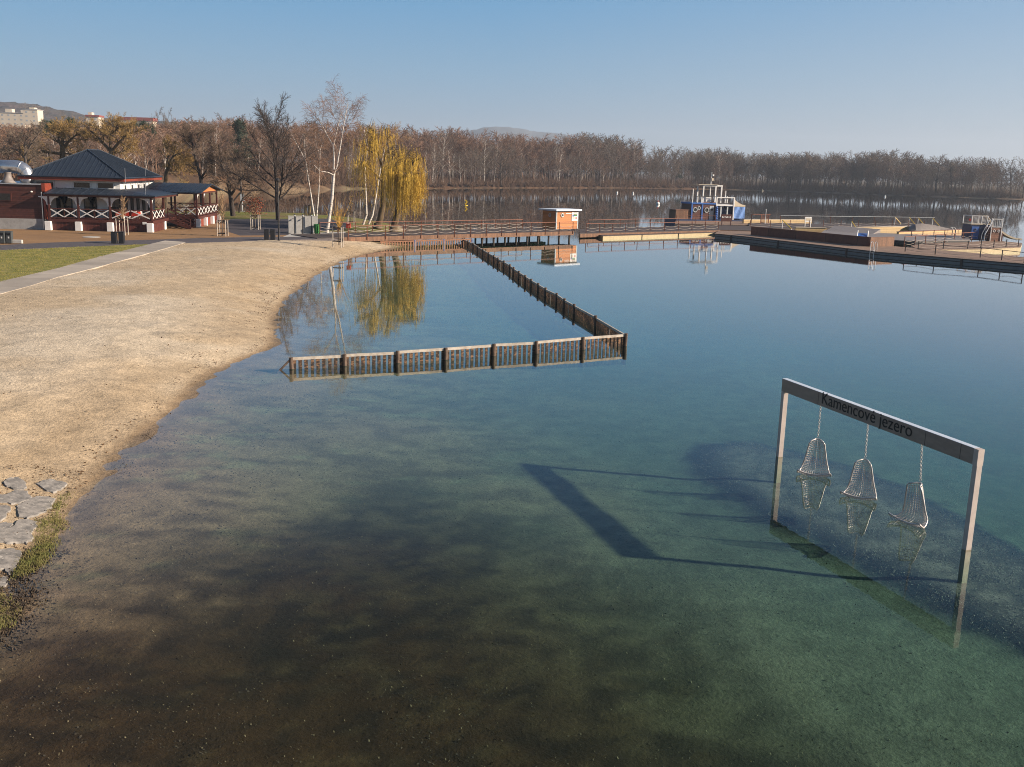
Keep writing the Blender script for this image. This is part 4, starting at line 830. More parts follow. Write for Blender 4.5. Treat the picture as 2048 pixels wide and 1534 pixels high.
cv = Fr(p, (1, .1)); m_ = MB(); m_.bar(cv(-.2, 0, 1.15), cv(.25, 0, .7), .12, .24); m_.bar(cv(.25, 0, .7), cv(-.2, 0, .25), .12, .24); m_.build('chevron', M['yellow'], t); MB().lathe(p+(0, 0, -.2), [(.3, 0), (.4, .15), (.3, .3), (.05, .35)], 10).build('float', M['yellow'], t)
p = W(348/2048*500+400, 412, 0); t = thing('white_marker', 'small white board on a stake in the water behind the crooked trees', 'marker', p); MB().box(-.35, .35, -.03, .03, .9, 2.1, Fr(p, (1, 0))).build('board', M['white_paint'], t); MB().tube([p-(0, 0, .5), p+(0, .05, .95)], .06, 6).build('stake', M['white_paint'], t)
# ------------------------------------------------------------------ lake sign with hanging chairs
SL_, SR_ = W(1556, 913, 0), W(1937, 1102, 0); LF = Fr((SL_[0], SL_[1], 0), SR_-SL_); LL = np.linalg.norm((SR_-SL_)[:2])
# LF.v points away to the right, the lettered face looks along -v
sg = thing('lake_sign', 'tall grey portal frame lettered with the lake name standing in the water', 'sign', LF(LL/2, 0, 0))
MB().box(0, LL, -.08, .08, 1.96, 2.32, LF).build('beam', M['steel'], sg, bevel=.006)
for a in (0, LL-.13): MB().box(a, a+.13, -.075, .075, .02, 1.957, LF).build('post', M['post'], sg, bevel=.006); MB().box(a, a+.13, -.075, .075, -1.5, .019, LF).build('submerged_foot', M['reflect_foot'], sg)
MB().box(LL-.133, LL+.003, -.083, .083, 1.958, 2.322, LF).build('end_plate', M['post'], sg)
MB().box(.0, LL-.14, -.081, .081, 2.321, 2.327, LF).build('cap_strip', M['hutroof'], sg)
for a in (1.75, 5.9, 7.02): MB().box(a, a+.012, -.0825, -.0805, 1.97, 2.31, LF).build('panel_joint', M['iron'], sg)
fc = bpy.data.curves.new('lettering', 'FONT'); fc.body = 'Kamencov\u00e9 jezero'; fc.size = 1; fc.extrude = .004
fo = bpy.data.objects.new('lettering_curve', fc); COL.objects.link(fo)
bpy.context.view_layer.update()
tm = bpy.data.meshes.new_from_object(fo.evaluated_get(bpy.context.evaluated_depsgraph_get())); bpy.data.objects.remove(fo)
tv = np.array([v.co[:] for v in tm.vertices]); x0, x1 = tv[:, 0].min(), tv[:, 0].max()
base = 0.0; sx = (5.46-1.93)/(x1-x0); sz = sx
tw = [LF(1.93+(v[0]-x0)*sx, -.0865-v[2]*.5, 2.045+v[1]*sz*.97)-ORG[sg.name] for v in tv]
for v, c in zip(tm.vertices, tw): v.co = Vector(c)
tm.materials.clear(); tm.materials.append(M['letter']); to = bpy.data.objects.new('lettering', tm); COL.objects.link(to); to.parent = sg
# wire chairs
def chair_pt(u, v):                               # u -1..1 across, v 0 top .. 1 front lip; x across, y forward
    if v < .62:
        t = v/.62; z = 1.12-.92*t; w = .17+.165*t; y = -.12-.14*math.sin(t*PI/2*.9); 
        if t < .14: w *= math.sqrt(1-(1-t/.14)**2)*.999+.001
    else:
        t = (v-.62)/.38; z = .20-.14*math.sin(t*PI*.75)+.10*t*t; w = .335+.085*math.sin(t*PI*.6); y = -.26+.50*t
    cup = .24*(u*u)*(1-.2*v)
    yy = y+cup*(1 if v < .62 else 1-.55*(v-.62)/.38)
    zz = z+(.10*u*u if v > .62 else .10*u*u*sstep(.4, .62, v))
    return np.array([w*u, yy, zz])
def chair(a, ztop, yaw, label):
    o = LF(a, 0, 0); t = thing('hanging_chair', label, 'chair', o+(0, 0, .6), 'wire chairs hanging from the lake sign')
    c, s_ = math.cos(yaw), math.sin(yaw); sc = 1.04
    T_ = lambda p: o+np.array([(p[0]*c-p[1]*s_)*sc, (p[0]*s_+p[1]*c)*sc, (p[2]-.135)*sc])
    fr_ = MB(); NV = 26
    edge = [T_(chair_pt(-1, v/NV)) for v in range(1, NV+1)]+[T_(chair_pt(u/6, 1)) for u in range(-5, 6)]+[T_(chair_pt(1, v/NV)) for v in range(NV, 0, -1)]+[T_(chair_pt(u/4*1.0, .03)) for u in (2, 0, -2)]
    fr_.tube(edge+[edge[0]], .02, 6); fr_.build('frame', M['wire'], t, smooth=True)
    ms_ = MB()
    for k in range(1, 14): u = -1+2*k/14; ms_.tube([T_(chair_pt(u, .05+.95*v/18)) for v in range(19)], .0065, 3)
    for k in range(1, 26): v = .05+.95*k/26; ms_.tube([T_(chair_pt(u/5, v)) for u in range(-5, 6)], .0065, 3)
    ms_.build('wire_mesh', M['wire'], t)
    ch = MB(); pt = T_(np.array([0, -.1, 1.13])); z = pt[2]; k = 0
    pt[:2] = o[:2]+(pt[:2]-o[:2]); q_ = np.array([o[0], o[1], 1.955]); L = np.linalg.norm(q_-pt); d = (q_-pt)/L; n_ = int(L/.05)
    for k in range(n_):
        c_ = pt+d*(L*(k+.5)/n_); ch.ring(c_, (1, 0, 0) if k % 2 else (0, 1, 0), .024, .0075, 8)
    ch.build('chain', M['wire'], t)
base_yaw = math.atan2(-LF.v[1], -LF.v[0])-PI/2      # forward (+y) turned to face along -v
chair(1.78, 1.2, base_yaw+.9, 'wire hanging chair nearest the far post of the lake sign, tilted low in the water')
chair(3.77, 1.2, base_yaw+.72, 'middle one of three wire chairs hanging from the lake sign')
chair(5.73, 1.2, base_yaw+.22, 'wire hanging chair nearest the near post of the lake sign')
# ------------------------------------------------------------------ flagstones by the shore
ST = [[(30,215),(90,175),(170,160),(220,180),(240,215),(215,245),(120,255),(60,245)],[(320,240),(380,210),(440,190),(560,195),(610,205),(550,260),(480,290),(420,285)],[(-40,340),(0,320),(60,310),(130,265),(250,255),(290,300),(260,335),(180,370),(100,390),(-40,380)],[(150,470),(160,430),(250,360),(330,325),(440,310),(500,315),(470,400),(400,450),(300,500),(240,530),(170,520)],[(-90,440),(60,415),(100,430),(60,490),(0,540),(-90,550)],[(-80,585),(60,560),(120,570),(90,600),(20,625),(-80,635)],[(110,640),(170,580),(250,560),(340,565),(350,600),(300,640),(290,710),(240,740),(160,745),(90,760),(0,765),(-80,740),(-60,690)],[(-80,850),(20,800),(130,780),(190,790),(180,850),(150,900),(130,960),(80,1000),(40,950),(-80,960)],[(-80,1060),(30,1010),(80,1020),(40,1100),(-80,1110)]]
SLB = ['smooth grey flagstone in the sand, farthest left of the cluster','grey flagstone with pale patches beside the tip of the grass strip','long pale flagstone lying at the frame edge below the farthest one','large grey flagstone with white veins in the middle of the cluster','dark grey flagstone cut by the frame edge left of the veined one','thin flagstone half buried in sand above the biggest one','biggest pale flagstone touching the bright green grass','cracked pale flagstone next to the water line','lowest flagstone by the leaf strewn corner of the shore']
for pts, lab in zip(ST, SLB):
    px = [(x*.2217, 920+y*.2217) for x, y in pts]; c0 = W(px[0][0], px[0][1], .35); zz = max(.06, gz(*W(np.mean([p[0] for p in px]), np.mean([p[1] for p in px]), .4)[:2]))
    P3 = [W(x, y, zz+.05)[:2] for x, y in px]; P4 = []
    for i in range(len(P3)):
        a_, b_ = np.array(P3[i]), np.array(P3[(i+1) % len(P3)]); P4.append(a_); nrm2 = nrm([b_[1]-a_[1], a_[0]-b_[0], 0])[:2]
        for t_ in (.33, .67): P4.append(a_+(b_-a_)*t_+nrm2*random.uniform(-.03, .05))
    sl = random.uniform(-.02, .03); cc = np.mean(P4, 0); n = len(P4)
    zg = height(np.array([p[0] for p in P4]), np.array([p[1] for p in P4]))[0]; ga = np.polyfit(np.arange(2), [0, 1], 1)
    AA = np.c_[np.array(P4)-cc, np.ones(n)]; pl_, *_ = np.linalg.lstsq(AA, zg, rcond=None); tp_ = lambda x, y: float(np.dot([x-cc[0], y-cc[1], 1], pl_))+.035
    rim = [(p[0], p[1], z-.12) for p, z in zip(P4, zg)]; mid_ = [(p[0], p[1], tp_(*p)-.022) for p in P4]; inn = [(*(cc+(np.array(p)-cc)*.955), tp_(*(cc+(np.array(p)-cc)*.955))) for p in P4]
    m_ = MB(); m_.add(rim+mid_+inn, [(i, (i+1) % n, n+(i+1) % n, n+i) for i in range(n)]+[(n+i, n+(i+1) % n, 2*n+(i+1) % n, 2*n+i) for i in range(n)]+[tuple(range(2*n, 3*n))])
    tag(m_.build('flagstone', M['stone']), lab, 'flagstone', 'flagstones set in the sand by the water')
# ------------------------------------------------------------------ trees
class Tree:
    def __init__(s): s.wood = MB(); s.tw = MB()
def perp(d, az):
    a = np.cross(d, (0, 0, 1)) if abs(d[2]) < .97 else np.cross(d, (1, 0, 0)); a = a/np.linalg.norm(a); b = np.cross(d, a); return a*math.cos(az)+b*math.sin(az)
def grow(T, p, d, L, r, lv, spec, rg):
    s = spec[lv]; n = s.get('seg', 3); p = np.array(p, float); d = nrm(d); pts = [p]; ds = [d]; up = s.get('up', 0)
    for i in range(n):
        d = d+rg.normal(0, s.get('wob', .1), 3)+np.array([0, 0, up]); d = d/np.linalg.norm(d); p = p+d*(L/n); pts.append(p); ds.append(d)
    last = lv == len(spec)-1
    if last or s.get('twig'):
        for i in range(n): T.tw.twig(pts[i], pts[i+1]+(pts[i+1]-pts[i])*.15, r*(1-.5*i/n))
    else:
        tp = s.get('taper', .35); T.wood.tube(pts, [r*(1-(1-tp)*i/n) for i in range(n+1)], s.get('sides', 5), cap=False)
    if last: return
    k = s['n']; st = s.get('start', .2); az = rg.uniform(0, 6.28); c = spec[lv+1]
    for j in range(k):
        t = st+(1-st)*((j+rg.uniform(.1, .9))/k); x = min(t*n, n-1e-6); i = int(x); f = x-i; q = pts[i]+(pts[i+1]-pts[i])*f; dd = ds[i+1]
        az += 2.4+rg.uniform(-.5, .5); an = math.radians(s.get('ang', 45)+rg.uniform(-12, 12))*(1-s.get('tipang', .3)*t)
        nd = dd*math.cos(an)+perp(dd, az)*math.sin(an)
        sh = s.get('shape', lambda t: 1-.45*t)(t)
        grow(T, q, nd, L*s['lf']*sh*rg.uniform(.75, 1.2), c.get('r', r*.5)*(1 if 'r' in c else (1-(1-.35)*t)), lv+1, spec, rg)
def bare_spec(tr=.02, n0=9, n1=8, n2=6, n3=4, start=.28, ang=55, up=.06):
    return [dict(n=n0, seg=6, lf=.55, ang=ang, start=start, wob=.05, up=.03, sides=7, taper=.25, shape=lambda t: 1-.55*((t-.3)/.7 if t > .3 else 0)),
            dict(n=n1, seg=4, lf=.50, ang=45, start=.2, wob=.12, up=up, sides=5), dict(n=n2, seg=3, lf=.5, ang=42, start=.15, wob=.15, up=up*.7, sides=3, r=.045),
            dict(n=n3, seg=2, lf=.55, ang=38, start=.1, wob=.15, twig=1, r=tr*1.3), dict(seg=1, wob=.2, r=tr)]
def birch_spec(tr=.016, n0=16, droop=-.10):
    return [dict(n=n0, seg=7, lf=.30, ang=46, start=.30, wob=.035, up=.04, sides=7, taper=.2, shape=lambda t: 1.15-.7*t), dict(n=8, seg=4, lf=.55, ang=40, start=.2, wob=.10, up=.03, sides=4, r=.05, taper=.3),
            dict(n=6, seg=3, lf=.75, ang=40, start=.15, wob=.12, up=droop, twig=1, r=tr*1.5), dict(seg=3, wob=.10, up=droop*2.2, r=tr)]
def finish(T, name, label, cat, loc, wood, tw, group=None, rot=0, tw2=None):
    t = thing(name, label, cat, loc, group); ORG[t.name] = np.zeros(3)
    T.wood.build('trunk', M[wood], t, smooth=True, local=True); T.tw.build('crown', M[tw], t, local=True)
    t.rotation_euler = (0, 0, rot); return t
def proto(seed, H, spec, lean=(0, 0), r=None):
    rg = np.random.default_rng(seed); T = Tree(); grow(T, (0, 0, -.4), (lean[0], lean[1], 1), H, r or H*.017, 0, spec, rg); return T
GZ = lambda x, y: gz(x, y)-.05
# --- near trees, one by one
p = W(556, 441, .9); Ht = V(556, 218, p[1])[2]-.9
T = proto(11, Ht*.86, [dict(n=20, seg=7, lf=.66, ang=60, start=.16, wob=.025, up=.03, sides=9, taper=.2, tipang=.55, shape=lambda t: 1.0-.55*t), dict(n=11, seg=5, lf=.46, ang=40, start=.15, wob=.08, up=.075, sides=5), dict(n=8, seg=3, lf=.55, ang=40, start=.12, wob=.12, up=.05, sides=3, r=.035), dict(n=4, seg=2, lf=.6, ang=34, start=.12, wob=.12, twig=1, r=.02), dict(seg=1, wob=.15, r=.014)], (-.03, 0), .28)
finish(T, 'bare_tree', 'big dark leafless tree with upswept oval crown behind the lamp post', 'tree', p, 'bark', 'twig_dark')
# tall forked birch
p = W(653, 466, .9); H_ = V(700, 192, p[1])[2]-.9; T = Tree(); rg = np.random.default_rng(5)
def limb(T, pts, r0, r1, n, Lf, spec, rg, start=.3, ang=50, sides=7):
    pts = [np.array(q, float) for q in pts]; k = len(pts); T.wood.tube(pts, [r0+(r1-r0)*i/(k-1) for i in range(k)], sides, cap=False); az = rg.uniform(0, 6)
    for j in range(n):
        t = start+(1-start)*(j+rg.uniform(.1, .9))/n; x = min(t*(k-1), k-1.001); i = int(x); q = pts[i]+(pts[i+1]-pts[i])*(x-i); dd = nrm(pts[i+1]-pts[i]); az += 2.4
        a_ = math.radians(ang+rg.uniform(-12, 12)); grow(T, q, dd*math.cos(a_)+perp(dd, az)*math.sin(a_), Lf*rg.uniform(.7, 1.2)*(1.15-.5*t), (r0+(r1-r0)*t)*.45, 0, spec, rg)
def pxl(base, lst):                           # picture offsets at the tree's distance turned into local points
    Y = base[1]; return [V(x, y, Y+dy)-base for x, y, dy in lst]
BS = [dict(n=10, seg=4, lf=.55, ang=42, start=.2, wob=.10, up=.02, twig=1), dict(n=8, seg=3, lf=.7, ang=42, start=.15, wob=.14, up=-.06, twig=1, r=.02), dict(seg=4, wob=.12, up=-.22, r=.014)]
limb(T, pxl(p, [(653,470,0),(659,430,0),(664,395,0),(667,352,0),(668,345,0)]), .19, .13, 3, 3.2, BS, rg, .75, 60)
limb(T, pxl(p, [(667,350,0),(668,320,0),(667,292,.5),(675,255,.8),(684,222,1)]), .10, .03, 9, 4.2, BS, rg, .3)
limb(T, pxl(p, [(667,350,0),(674,330,-.3),(681,290,-.5),(689,240,-.6),(696,205,-.8)]), .105, .03, 10, 4.4, BS, rg, .35)
limb(T, pxl(p, [(667,292,.5),(655,272,.8),(643,248,1),(635,236,1.2)]), .07, .03, 6, 3.2, BS, rg, .4)
limb(T, pxl(p, [(667,350,0),(657,345,-1),(640,342,-1.5),(628,330,-2)]), .06, .025, 5, 2.4, BS, rg, .3)
finish(T, 'birch_tree', 'tallest white birch with forked trunk and drooping top above the skyline', 'tree', p, 'birch', 'twig_red')
p = W(629, 435, .9); T = Tree()
limb(T, pxl(p, [(629,437,0),(621,385,0),(614,340,0),(610,310,0),(608,270,0)]), .13, .03, 13, 3.6, BS, rg, .35); limb(T, pxl(p, [(612,325,0),(600,300,.4),(590,282,.6),(583,268,.8)]), .09, .03, 7, 3.0, BS, rg, .3)
finish(T, 'birch_tree', 'slender birch leaning left behind the concrete wall', 'tree', p, 'birch', 'twig_red')
p = W(633, 434.5, .9); T = Tree(); limb(T, pxl(p, [(633,436,0),(637,390,0),(639,350,0),(640,300,0),(646,285,.3)]), .10, .025, 12, 3.0, BS, rg, .3); limb(T, pxl(p, [(640,310,0),(632,290,.3),(631,262,.5)]), .05, .02, 5, 2.4, BS, rg, .3)
finish(T, 'birch_tree', 'thin upright birch just right of the leaning one behind the concrete wall', 'tree', p, 'birch', 'twig_red')
# willows
def willow(base, trunk, limbs, seed, n, name_label, spread):
    rg = np.random.default_rng(seed); T = Tree(); k = len(trunk); T.wood.tube(trunk, [.42-.16*i/(k-1) for i in range(k)], 9, cap=False)
    T.wood.lathe((trunk[0][0], trunk[0][1], -.3), [(.62, 0), (.5, .3), (.4, .7)], 9)
    ends = []
    for pts, r in limbs:
        kk = len(pts); T.wood.tube(pts, [r*(1-.75*i/(kk-1)) for i in range(kk)], 6, cap=False)
        for j in range(n):
            t = rg.uniform(.35, 1.0)*(kk-1); i = min(int(t), kk-2); q = np.array(pts[i])+(np.array(pts[i+1])-np.array(pts[i]))*(t-i)
            d = nrm([rg.normal(0, 1), rg.normal(0, 1), rg.uniform(.1, .9)]); L = rg.uniform(.5, spread); e = q+d*L; hi_ = (q[2] > 7.0)
            T.wood.tube([q, q+d*L*.5+(0, 0, .15), e], [.035, .022, .012], 3, cap=False)
            for h in range(rg.integers(3, 6) if hi_ else rg.integers(5, 11)):
                x = q+(e-q)*rg.uniform(.3, 1)+rg.normal(0, .12, 3); ll = min(x[2]-rg.uniform(.6, 4.0), rg.uniform(.6, 2.6) if hi_ else rg.uniform(1.2, 5.5)); 
                if ll < .5: continue
                m = max(2, int(ll/.75)); c = x; dr = np.array([d[0], d[1], 0])*.22+rg.normal(0, .05, 3)
                for w in range(m):
                    c2 = c+np.array([dr[0], dr[1], -1.0])*(ll/m)+rg.normal(0, .03, 3); dr = dr*.6+rg.normal(0, .03, 3); T.tw.twig(c, c2+(c2-c)*.1, .016); 
                    for z in range(2): u_ = c+(c2-c)*rg.uniform(0, 1); T.tw.twig(u_, u_+rg.normal(0, .09, 3)+np.array([0, 0, -.2]), .015)
                    c = c2
    finish(T, 'willow_tree', name_label, 'tree', base, 'willowbark', 'willow')
p = W(788, 461, .9)
willow(p, pxl(p, [(787,462,0),(790,445,0),(796,420,0),(800,385,0),(801,368,0)]), [(pxl(p, l), r) for l, r in (([(800,372,0),(812,345,-.5),(826,325,-1),(838,318,-1.3)], .2), ([(800,372,0),(796,340,1),(786,315,1.6),(775,300,2)], .18), ([(801,370,0),(808,335,1.5),(812,312,2.5),(818,300,3)], .16), ([(801,372,0),(790,350,-1.5),(782,335,-2.4)], .15), ([(800,375,0),(822,358,1.2),(835,350,2)], .13), ([(800,375,0),(815,355,-2),(825,350,-3)], .13))], 3, 42, 'weeping willow with yellow shoots reaching out over the water, right of two', 1.9)
p = W(757, 453, .9)
willow(p, pxl(p, [(755,455,0),(760,440,0),(766,410,0),(768,370,0),(766,340,0)]), [(pxl(p, l), r) for l, r in (([(767,350,0),(764,325,0),(752,308,0),(728,296,0),(712,290,0)], .2), ([(766,345,0),(772,310,.8),(776,280,1.3),(770,258,1.6)], .18), ([(767,365,0),(745,340,-1),(728,330,-1.6),(715,322,-2)], .16), ([(766,340,0),(754,300,1),(742,272,1.8),(736,256,2)], .15), ([(767,360,0),(790,345,1),(803,330,1.5)], .14), ([(752,308,0),(745,285,.5),(752,262,.8)], .1))], 8, 36, 'weeping willow with yellow shoots behind the young birches, left of two', 2.1)
p = W(728, 447.5, .9); T = Tree(); limb(T, pxl(p, [(726,449,0),(733,430,0),(732,395,0),(729,345,0),(735,295,0),(728,258,0)]), .15, .03, 12, 2.4, BS, rg, .45)
finish(T, 'birch_tree', 'thin pale birch with bent foot before the left willow', 'tree', p, 'birch', 'twig_tan')
p = W(738, 446, .9); T = Tree(); limb(T, pxl(p, [(737,448,0),(745,430,0),(753,385,0),(762,330,0),(770,295,0),(779,262,0)]), .15, .03, 12, 2.2, BS, rg, .5); limb(T, pxl(p, [(770,295,0),(782,278,0),(800,270,0)]), .05, .02, 5, 1.8, BS, rg, .3)
finish(T, 'birch_tree', 'thin birch leaning right between the two willows', 'tree', p, 'birch', 'twig_tan')
# crooked old trees behind the restaurant
OS = [dict(n=8, seg=4, lf=.5, ang=48, start=.2, wob=.22, up=.06, sides=4, taper=.3), dict(n=7, seg=3, lf=.55, ang=45, start=.1, wob=.18, up=.03, twig=1, r=.03), dict(n=5, seg=2, lf=.6, ang=40, start=.1, wob=.18, twig=1, r=.022), dict(seg=1, wob=.2, r=.017)]
def old_tree(name, label, base_px, Y, limbs, tw, r0=.34, n=9, Lf=2.7, wood='bark', seed=1):
    p = V(base_px[0], base_px[1], Y); p[2] = GZ(p[0], p[1]); T = Tree(); rg = np.random.default_rng(seed)
    for i, (l, r) in enumerate(limbs):
        pts = [V(x, y, Y+dy)-p for x, y, dy in l]
        if i == 0: pts[0] = np.array([pts[0][0], pts[0][1], -.3])
        limb(T, pts, r, r*(.6 if i == 0 else .3), 2 if i == 0 else n, Lf, OS, rg, .6 if i == 0 else .25, 50)
    finish(T, name, label, 'tree', p, wood, tw)
old_tree('bare_tree', 'crooked dark tree with twisted limbs right of the restaurant pavilion', (465, 434), 130, [([(467,436,0),(464,412,0),(461,392,0),(459,378,0)], .36), ([(459,380,0),(456,355,0),(445,335,.5),(441,315,1),(437,290,1)], .2), ([(461,392,0),(472,375,-.5),(482,358,-1),(492,345,-1)], .2), ([(457,355,0),(466,335,.5),(470,318,.5),(478,300,1)], .12), ([(445,335,.5),(430,322,0),(418,318,0)], .1), ([(459,380,0),(452,365,-1),(440,358,-2)], .1)], 'twig_mid', seed=21)
old_tree('bare_tree', 'dark leaning tree rising behind the pavilion roof', (406, 428), 134, [([(406,428,0),(404,395,0),(402,360,0),(398,345,0)], .3), ([(400,348,0),(392,320,0),(387,300,.6),(384,285,1),(374,268,1)], .2), ([(402,356,0),(412,342,-.5),(420,326,-1),(432,312,-1)], .16), ([(387,300,.6),(395,285,.8),(404,266,1)], .12), ([(385,295,.8),(370,282,0),(355,262,0)], .1)], 'twig_mid', seed=22)
old_tree('willow_tree', 'leaning tree with golden twigs beside the right end of the restaurant roof', (327, 420), 136, [([(327,420,0),(329,380,0),(333,345,0),(342,322,0)], .34), ([(341,324,0),(347,312,0),(358,308,-1),(372,316,-1)], .2), ([(338,330,0),(336,315,1),(345,298,1.5)], .18), ([(333,345,0),(352,345,1),(362,330,2)], .12)], 'twig_yellow', Lf=2.8, n=12, wood='willowbark', seed=23)
old_tree('willow_tree', 'wide old tree with golden crown above the restaurant roof ridge', (222, 400), 150, [([(222,405,0),(222,340,0),(222,318,0),(223,302,0)], .5), ([(223,303,0),(205,285,0),(190,268,0),(176,258,0)], .26), ([(223,303,0),(220,285,.5),(222,270,1),(218,254,1)], .24), ([(223,303,0),(238,285,-.5),(254,270,-1),(268,262,-1)], .26), ([(224,306,0),(245,305,1),(262,285,1.5)], .16), ([(221,270,.8),(232,260,1),(238,252,1)], .14)], 'twig_yellow', Lf=2.7, n=15, wood='willowbark', seed=24)
old_tree('willow_tree', 'thick old tree with golden twigs and one long level limb left of the roof', (122, 390), 152, [([(122,395,0),(124,340,0),(125,310,0),(125,292,0)], .55), ([(124,308,0),(108,306,-1),(84,302,-2),(66,310,-2),(54,308,-2)], .24), ([(125,295,0),(117,280,0),(118,262,0)], .28), ([(125,294,0),(126,275,.5),(125,258,.5)], .24), ([(126,294,0),(142,278,0),(155,268,0),(175,270,0)], .2), ([(124,306,0),(140,308,1),(155,318,1)], .14)], 'twig_yellow', Lf=2.7, n=14, wood='willowbark', seed=25)
old_tree('bare_tree', 'bare twisted tree with pale broken branch behind the ventilation duct', (56, 372), 140, [([(55,380,0),(54,345,0),(52,325,0),(50,312,0)], .3), ([(53,330,0),(60,318,0),(64,313,0)], .1), ([(50,314,0),(50,290,.4),(55,272,.6)], .16), ([(51,318,0),(35,300,0),(22,296,0)], .13), ([(50,312,0),(60,292,-.5),(75,270,-1),(82,255,-1)], .14)], 'twig', wood='bark_grey', seed=26)
old_tree('bare_tree', 'small crooked tree just left of the big dark tree at the grass edge', (492, 432), 139, [([(478,432,0),(480,410,0),(486,395,0)], .14), ([(485,397,0),(500,385,0),(512,372,0)], .09), ([(486,395,0),(482,375,.4),(478,355,.6)], .09)], 'twig_mid', Lf=2.6, n=7, seed=27)
# young staked trees
def guard(c, label, n=4, h=1.5, rr=.55):
    t = thing('tree_guard', label, 'tree guard', c, 'timber stakes round the young trees'); pts = [c+(rr*math.cos(2*PI*(i+.5)/n), rr*math.sin(2*PI*(i+.5)/n), 0) for i in range(n)]
    for q in pts: MB().tube([q-(0, 0, .3), q+(0, 0, h)], .045, 6).build('stake', M['fencerail'], t)
    for z in (h-.08, .25):
        m_ = MB(); [m_.bar(a+(0, 0, z), b+(0, 0, z), .03, .09) for a, b in zip(pts, pts[1:]+pts[:1])]; m_.build('cross_slat', M['pile'], t)
def young(px, py, top, label, glabel, tw, kind='narrow', seed=1, z=.93, extra=None):
    p = W(px, py, z); H = V(px, top, p[1])[2]-z; rg = np.random.default_rng(seed); T = Tree()
    if kind == 'shoots':
        T.wood.tube([(0, 0, -.1), (0, 0, H*.36)], [.05, .04], 6)
        for i in range(46):
            d = nrm([rg.normal(0, .38), rg.normal(0, .38), 1]); c = np.array([0, 0, H*rg.uniform(.26, .38)]); L = H*rg.uniform(.4, .72)
            for k in range(5): c2 = c+d*L/5; d = nrm(d+np.array([d[0]*.05, d[1]*.05, .12])+rg.normal(0, .05, 3)); T.tw.twig(c, c2+(c2-c)*.1, .022-.003*k); c = c2
    else:
        sp = [dict(n=38, seg=5, lf=.30, ang=28 if kind == 'narrow' else 45, start=.34, wob=.03, up=.02, sides=5, taper=.3), dict(n=7, seg=3, lf=.5, ang=30, start=.15, wob=.08, up=.1, twig=1, r=.028), dict(seg=2, wob=.1, up=.05, r=.021)]
        grow(T, (0, 0, -.1), (0, 0, 1), H*.85, .05, 0, sp, rg)
    t = finish(T, 'young_tree', label, 'tree', p, 'bark_grey', tw)
    if extra:
        m_ = MB()
        for i in range(420): c = np.array([rg.normal(0, .5), rg.normal(0, .5), H*rg.uniform(.38, .8)]); u_ = rg.normal(0, 1, 3); u_ = nrm(u_)*.085; w_ = nrm(np.cross(u_, rg.normal(0, 1, 3)))*.06; m_.add([c-u_, c+w_, c+u_, c-w_], [(0,1,2,3)])
        m_.build('leaves', M[extra], t, local=True)
    guard(p, glabel, 4 if kind != 'shoots' else 3)
young(678, 488, 395, 'young tree with orange yellow shoots in the sand by the pier', 'pale timber stakes round the yellow shooted young tree by the pier', 'shoot', 'shoots', 31)
young(245, 470, 388, 'young twiggy tree standing before the restaurant porch', 'timber stakes round the young tree before the porch', 'twig_tan', 'narrow', 32)
young(445.5, 472, 378, 'young narrow tree in the yard right of the pavilion', 'timber stakes round the young tree right of the pavilion', 'twig_tan', 'narrow', 33)
young(511, 459, 378, 'young tree with a few russet leaves on the asphalt square', 'timber stakes round the young tree with russet leaves', 'twig_tan', 'wide', 34, .93, 'leafrust')
young(702, 448, 385, 'thin young tree on the grass between birch and willow', 'bare timber stakes on the grass between tall birch and willow', 'twig_tan', 'narrow', 35)
# ------------------------------------------------------------------ the woods
RG = np.random.default_rng(99)
protos = []
for i in range(4): protos.append(('bare', proto(40+i, 13.5, bare_spec(.026, 13, 8, 5, 3, .16+.05*i, 50, .07), (RG.normal(0, .05), RG.normal(0, .05))), 'bark_grey', ('twig', 'twig_red', 'twig', 'twig_red')[i]))
for i in range(3): protos.append(('birch', proto(50+i, 14, birch_spec(.022, 20), (RG.normal(0, .06), 0), .12), 'birch_far', ('twig_red', 'twig_red', 'twig')[i]))
protos.append(('oak', proto(60, 12, bare_spec(.026, 10, 9, 6, 3, .2, 62, .05), (0, 0), .34), 'bark', 'twig'))
protos.append(('alder', proto(61, 14, [dict(n=26, seg=6, lf=.26, ang=62, start=.25, wob=.03, up=.03, sides=6, taper=.2), dict(n=8, seg=3, lf=.5, ang=45, start=.2, wob=.1, up=.1, sides=3, r=.04), dict(n=4, seg=2, lf=.6, ang=40, start=.1, wob=.12, twig=1, r=.03), dict(seg=1, wob=.2, r=.024)], (0, 0), .2), 'bark', 'twig_dark'))
def top_of(T): return max(max(v[2] for v in T.wood.v), max(v[2] for v in T.tw.v))
roots = {}
def put(i, x, y, h, label, group, name):
    kind, T, wd_, tw_ = protos[i]; z = GZ(x, y); hh = top_of(T) if i not in roots else roots[i][1]; sc = h/hh
    wdt = sc*RG.uniform(1.0, 1.35)
    if i not in roots:
        t = finish(T, name, label, 'tree', (x, y, z), wd_, tw_, group); t.scale = (wdt, wdt, sc); t.rotation_euler = (0, 0, RG.uniform(0, 6.28)); roots[i] = (t, hh)
    else:
        t = copy_tree(roots[i][0], (x, y, z), RG.uniform(0, 6.28), (wdt, wdt, sc), label, group); t.name = name
    return t
TOPX = np.array([-200,0,60,130,200,300,340,420,480,560,640,720,800,900,1000,1100,1180,1250,1300,1380,1440,1500,1600,1660,1720,1780,1840,1900,1980,2048,2300]); TOPY = np.array([246,244,247,245,246,243,236,240,238,245,244,252,256,257,268,272,270,276,292,298,296,305,306,306,304,301,311,312,316,318,322])
def proj(x, y, z):
    q = ROT.T@(np.array([x, y, z])-CAM); return 1024+F*q[0]/-q[2], 767-F*q[1]/-q[2]
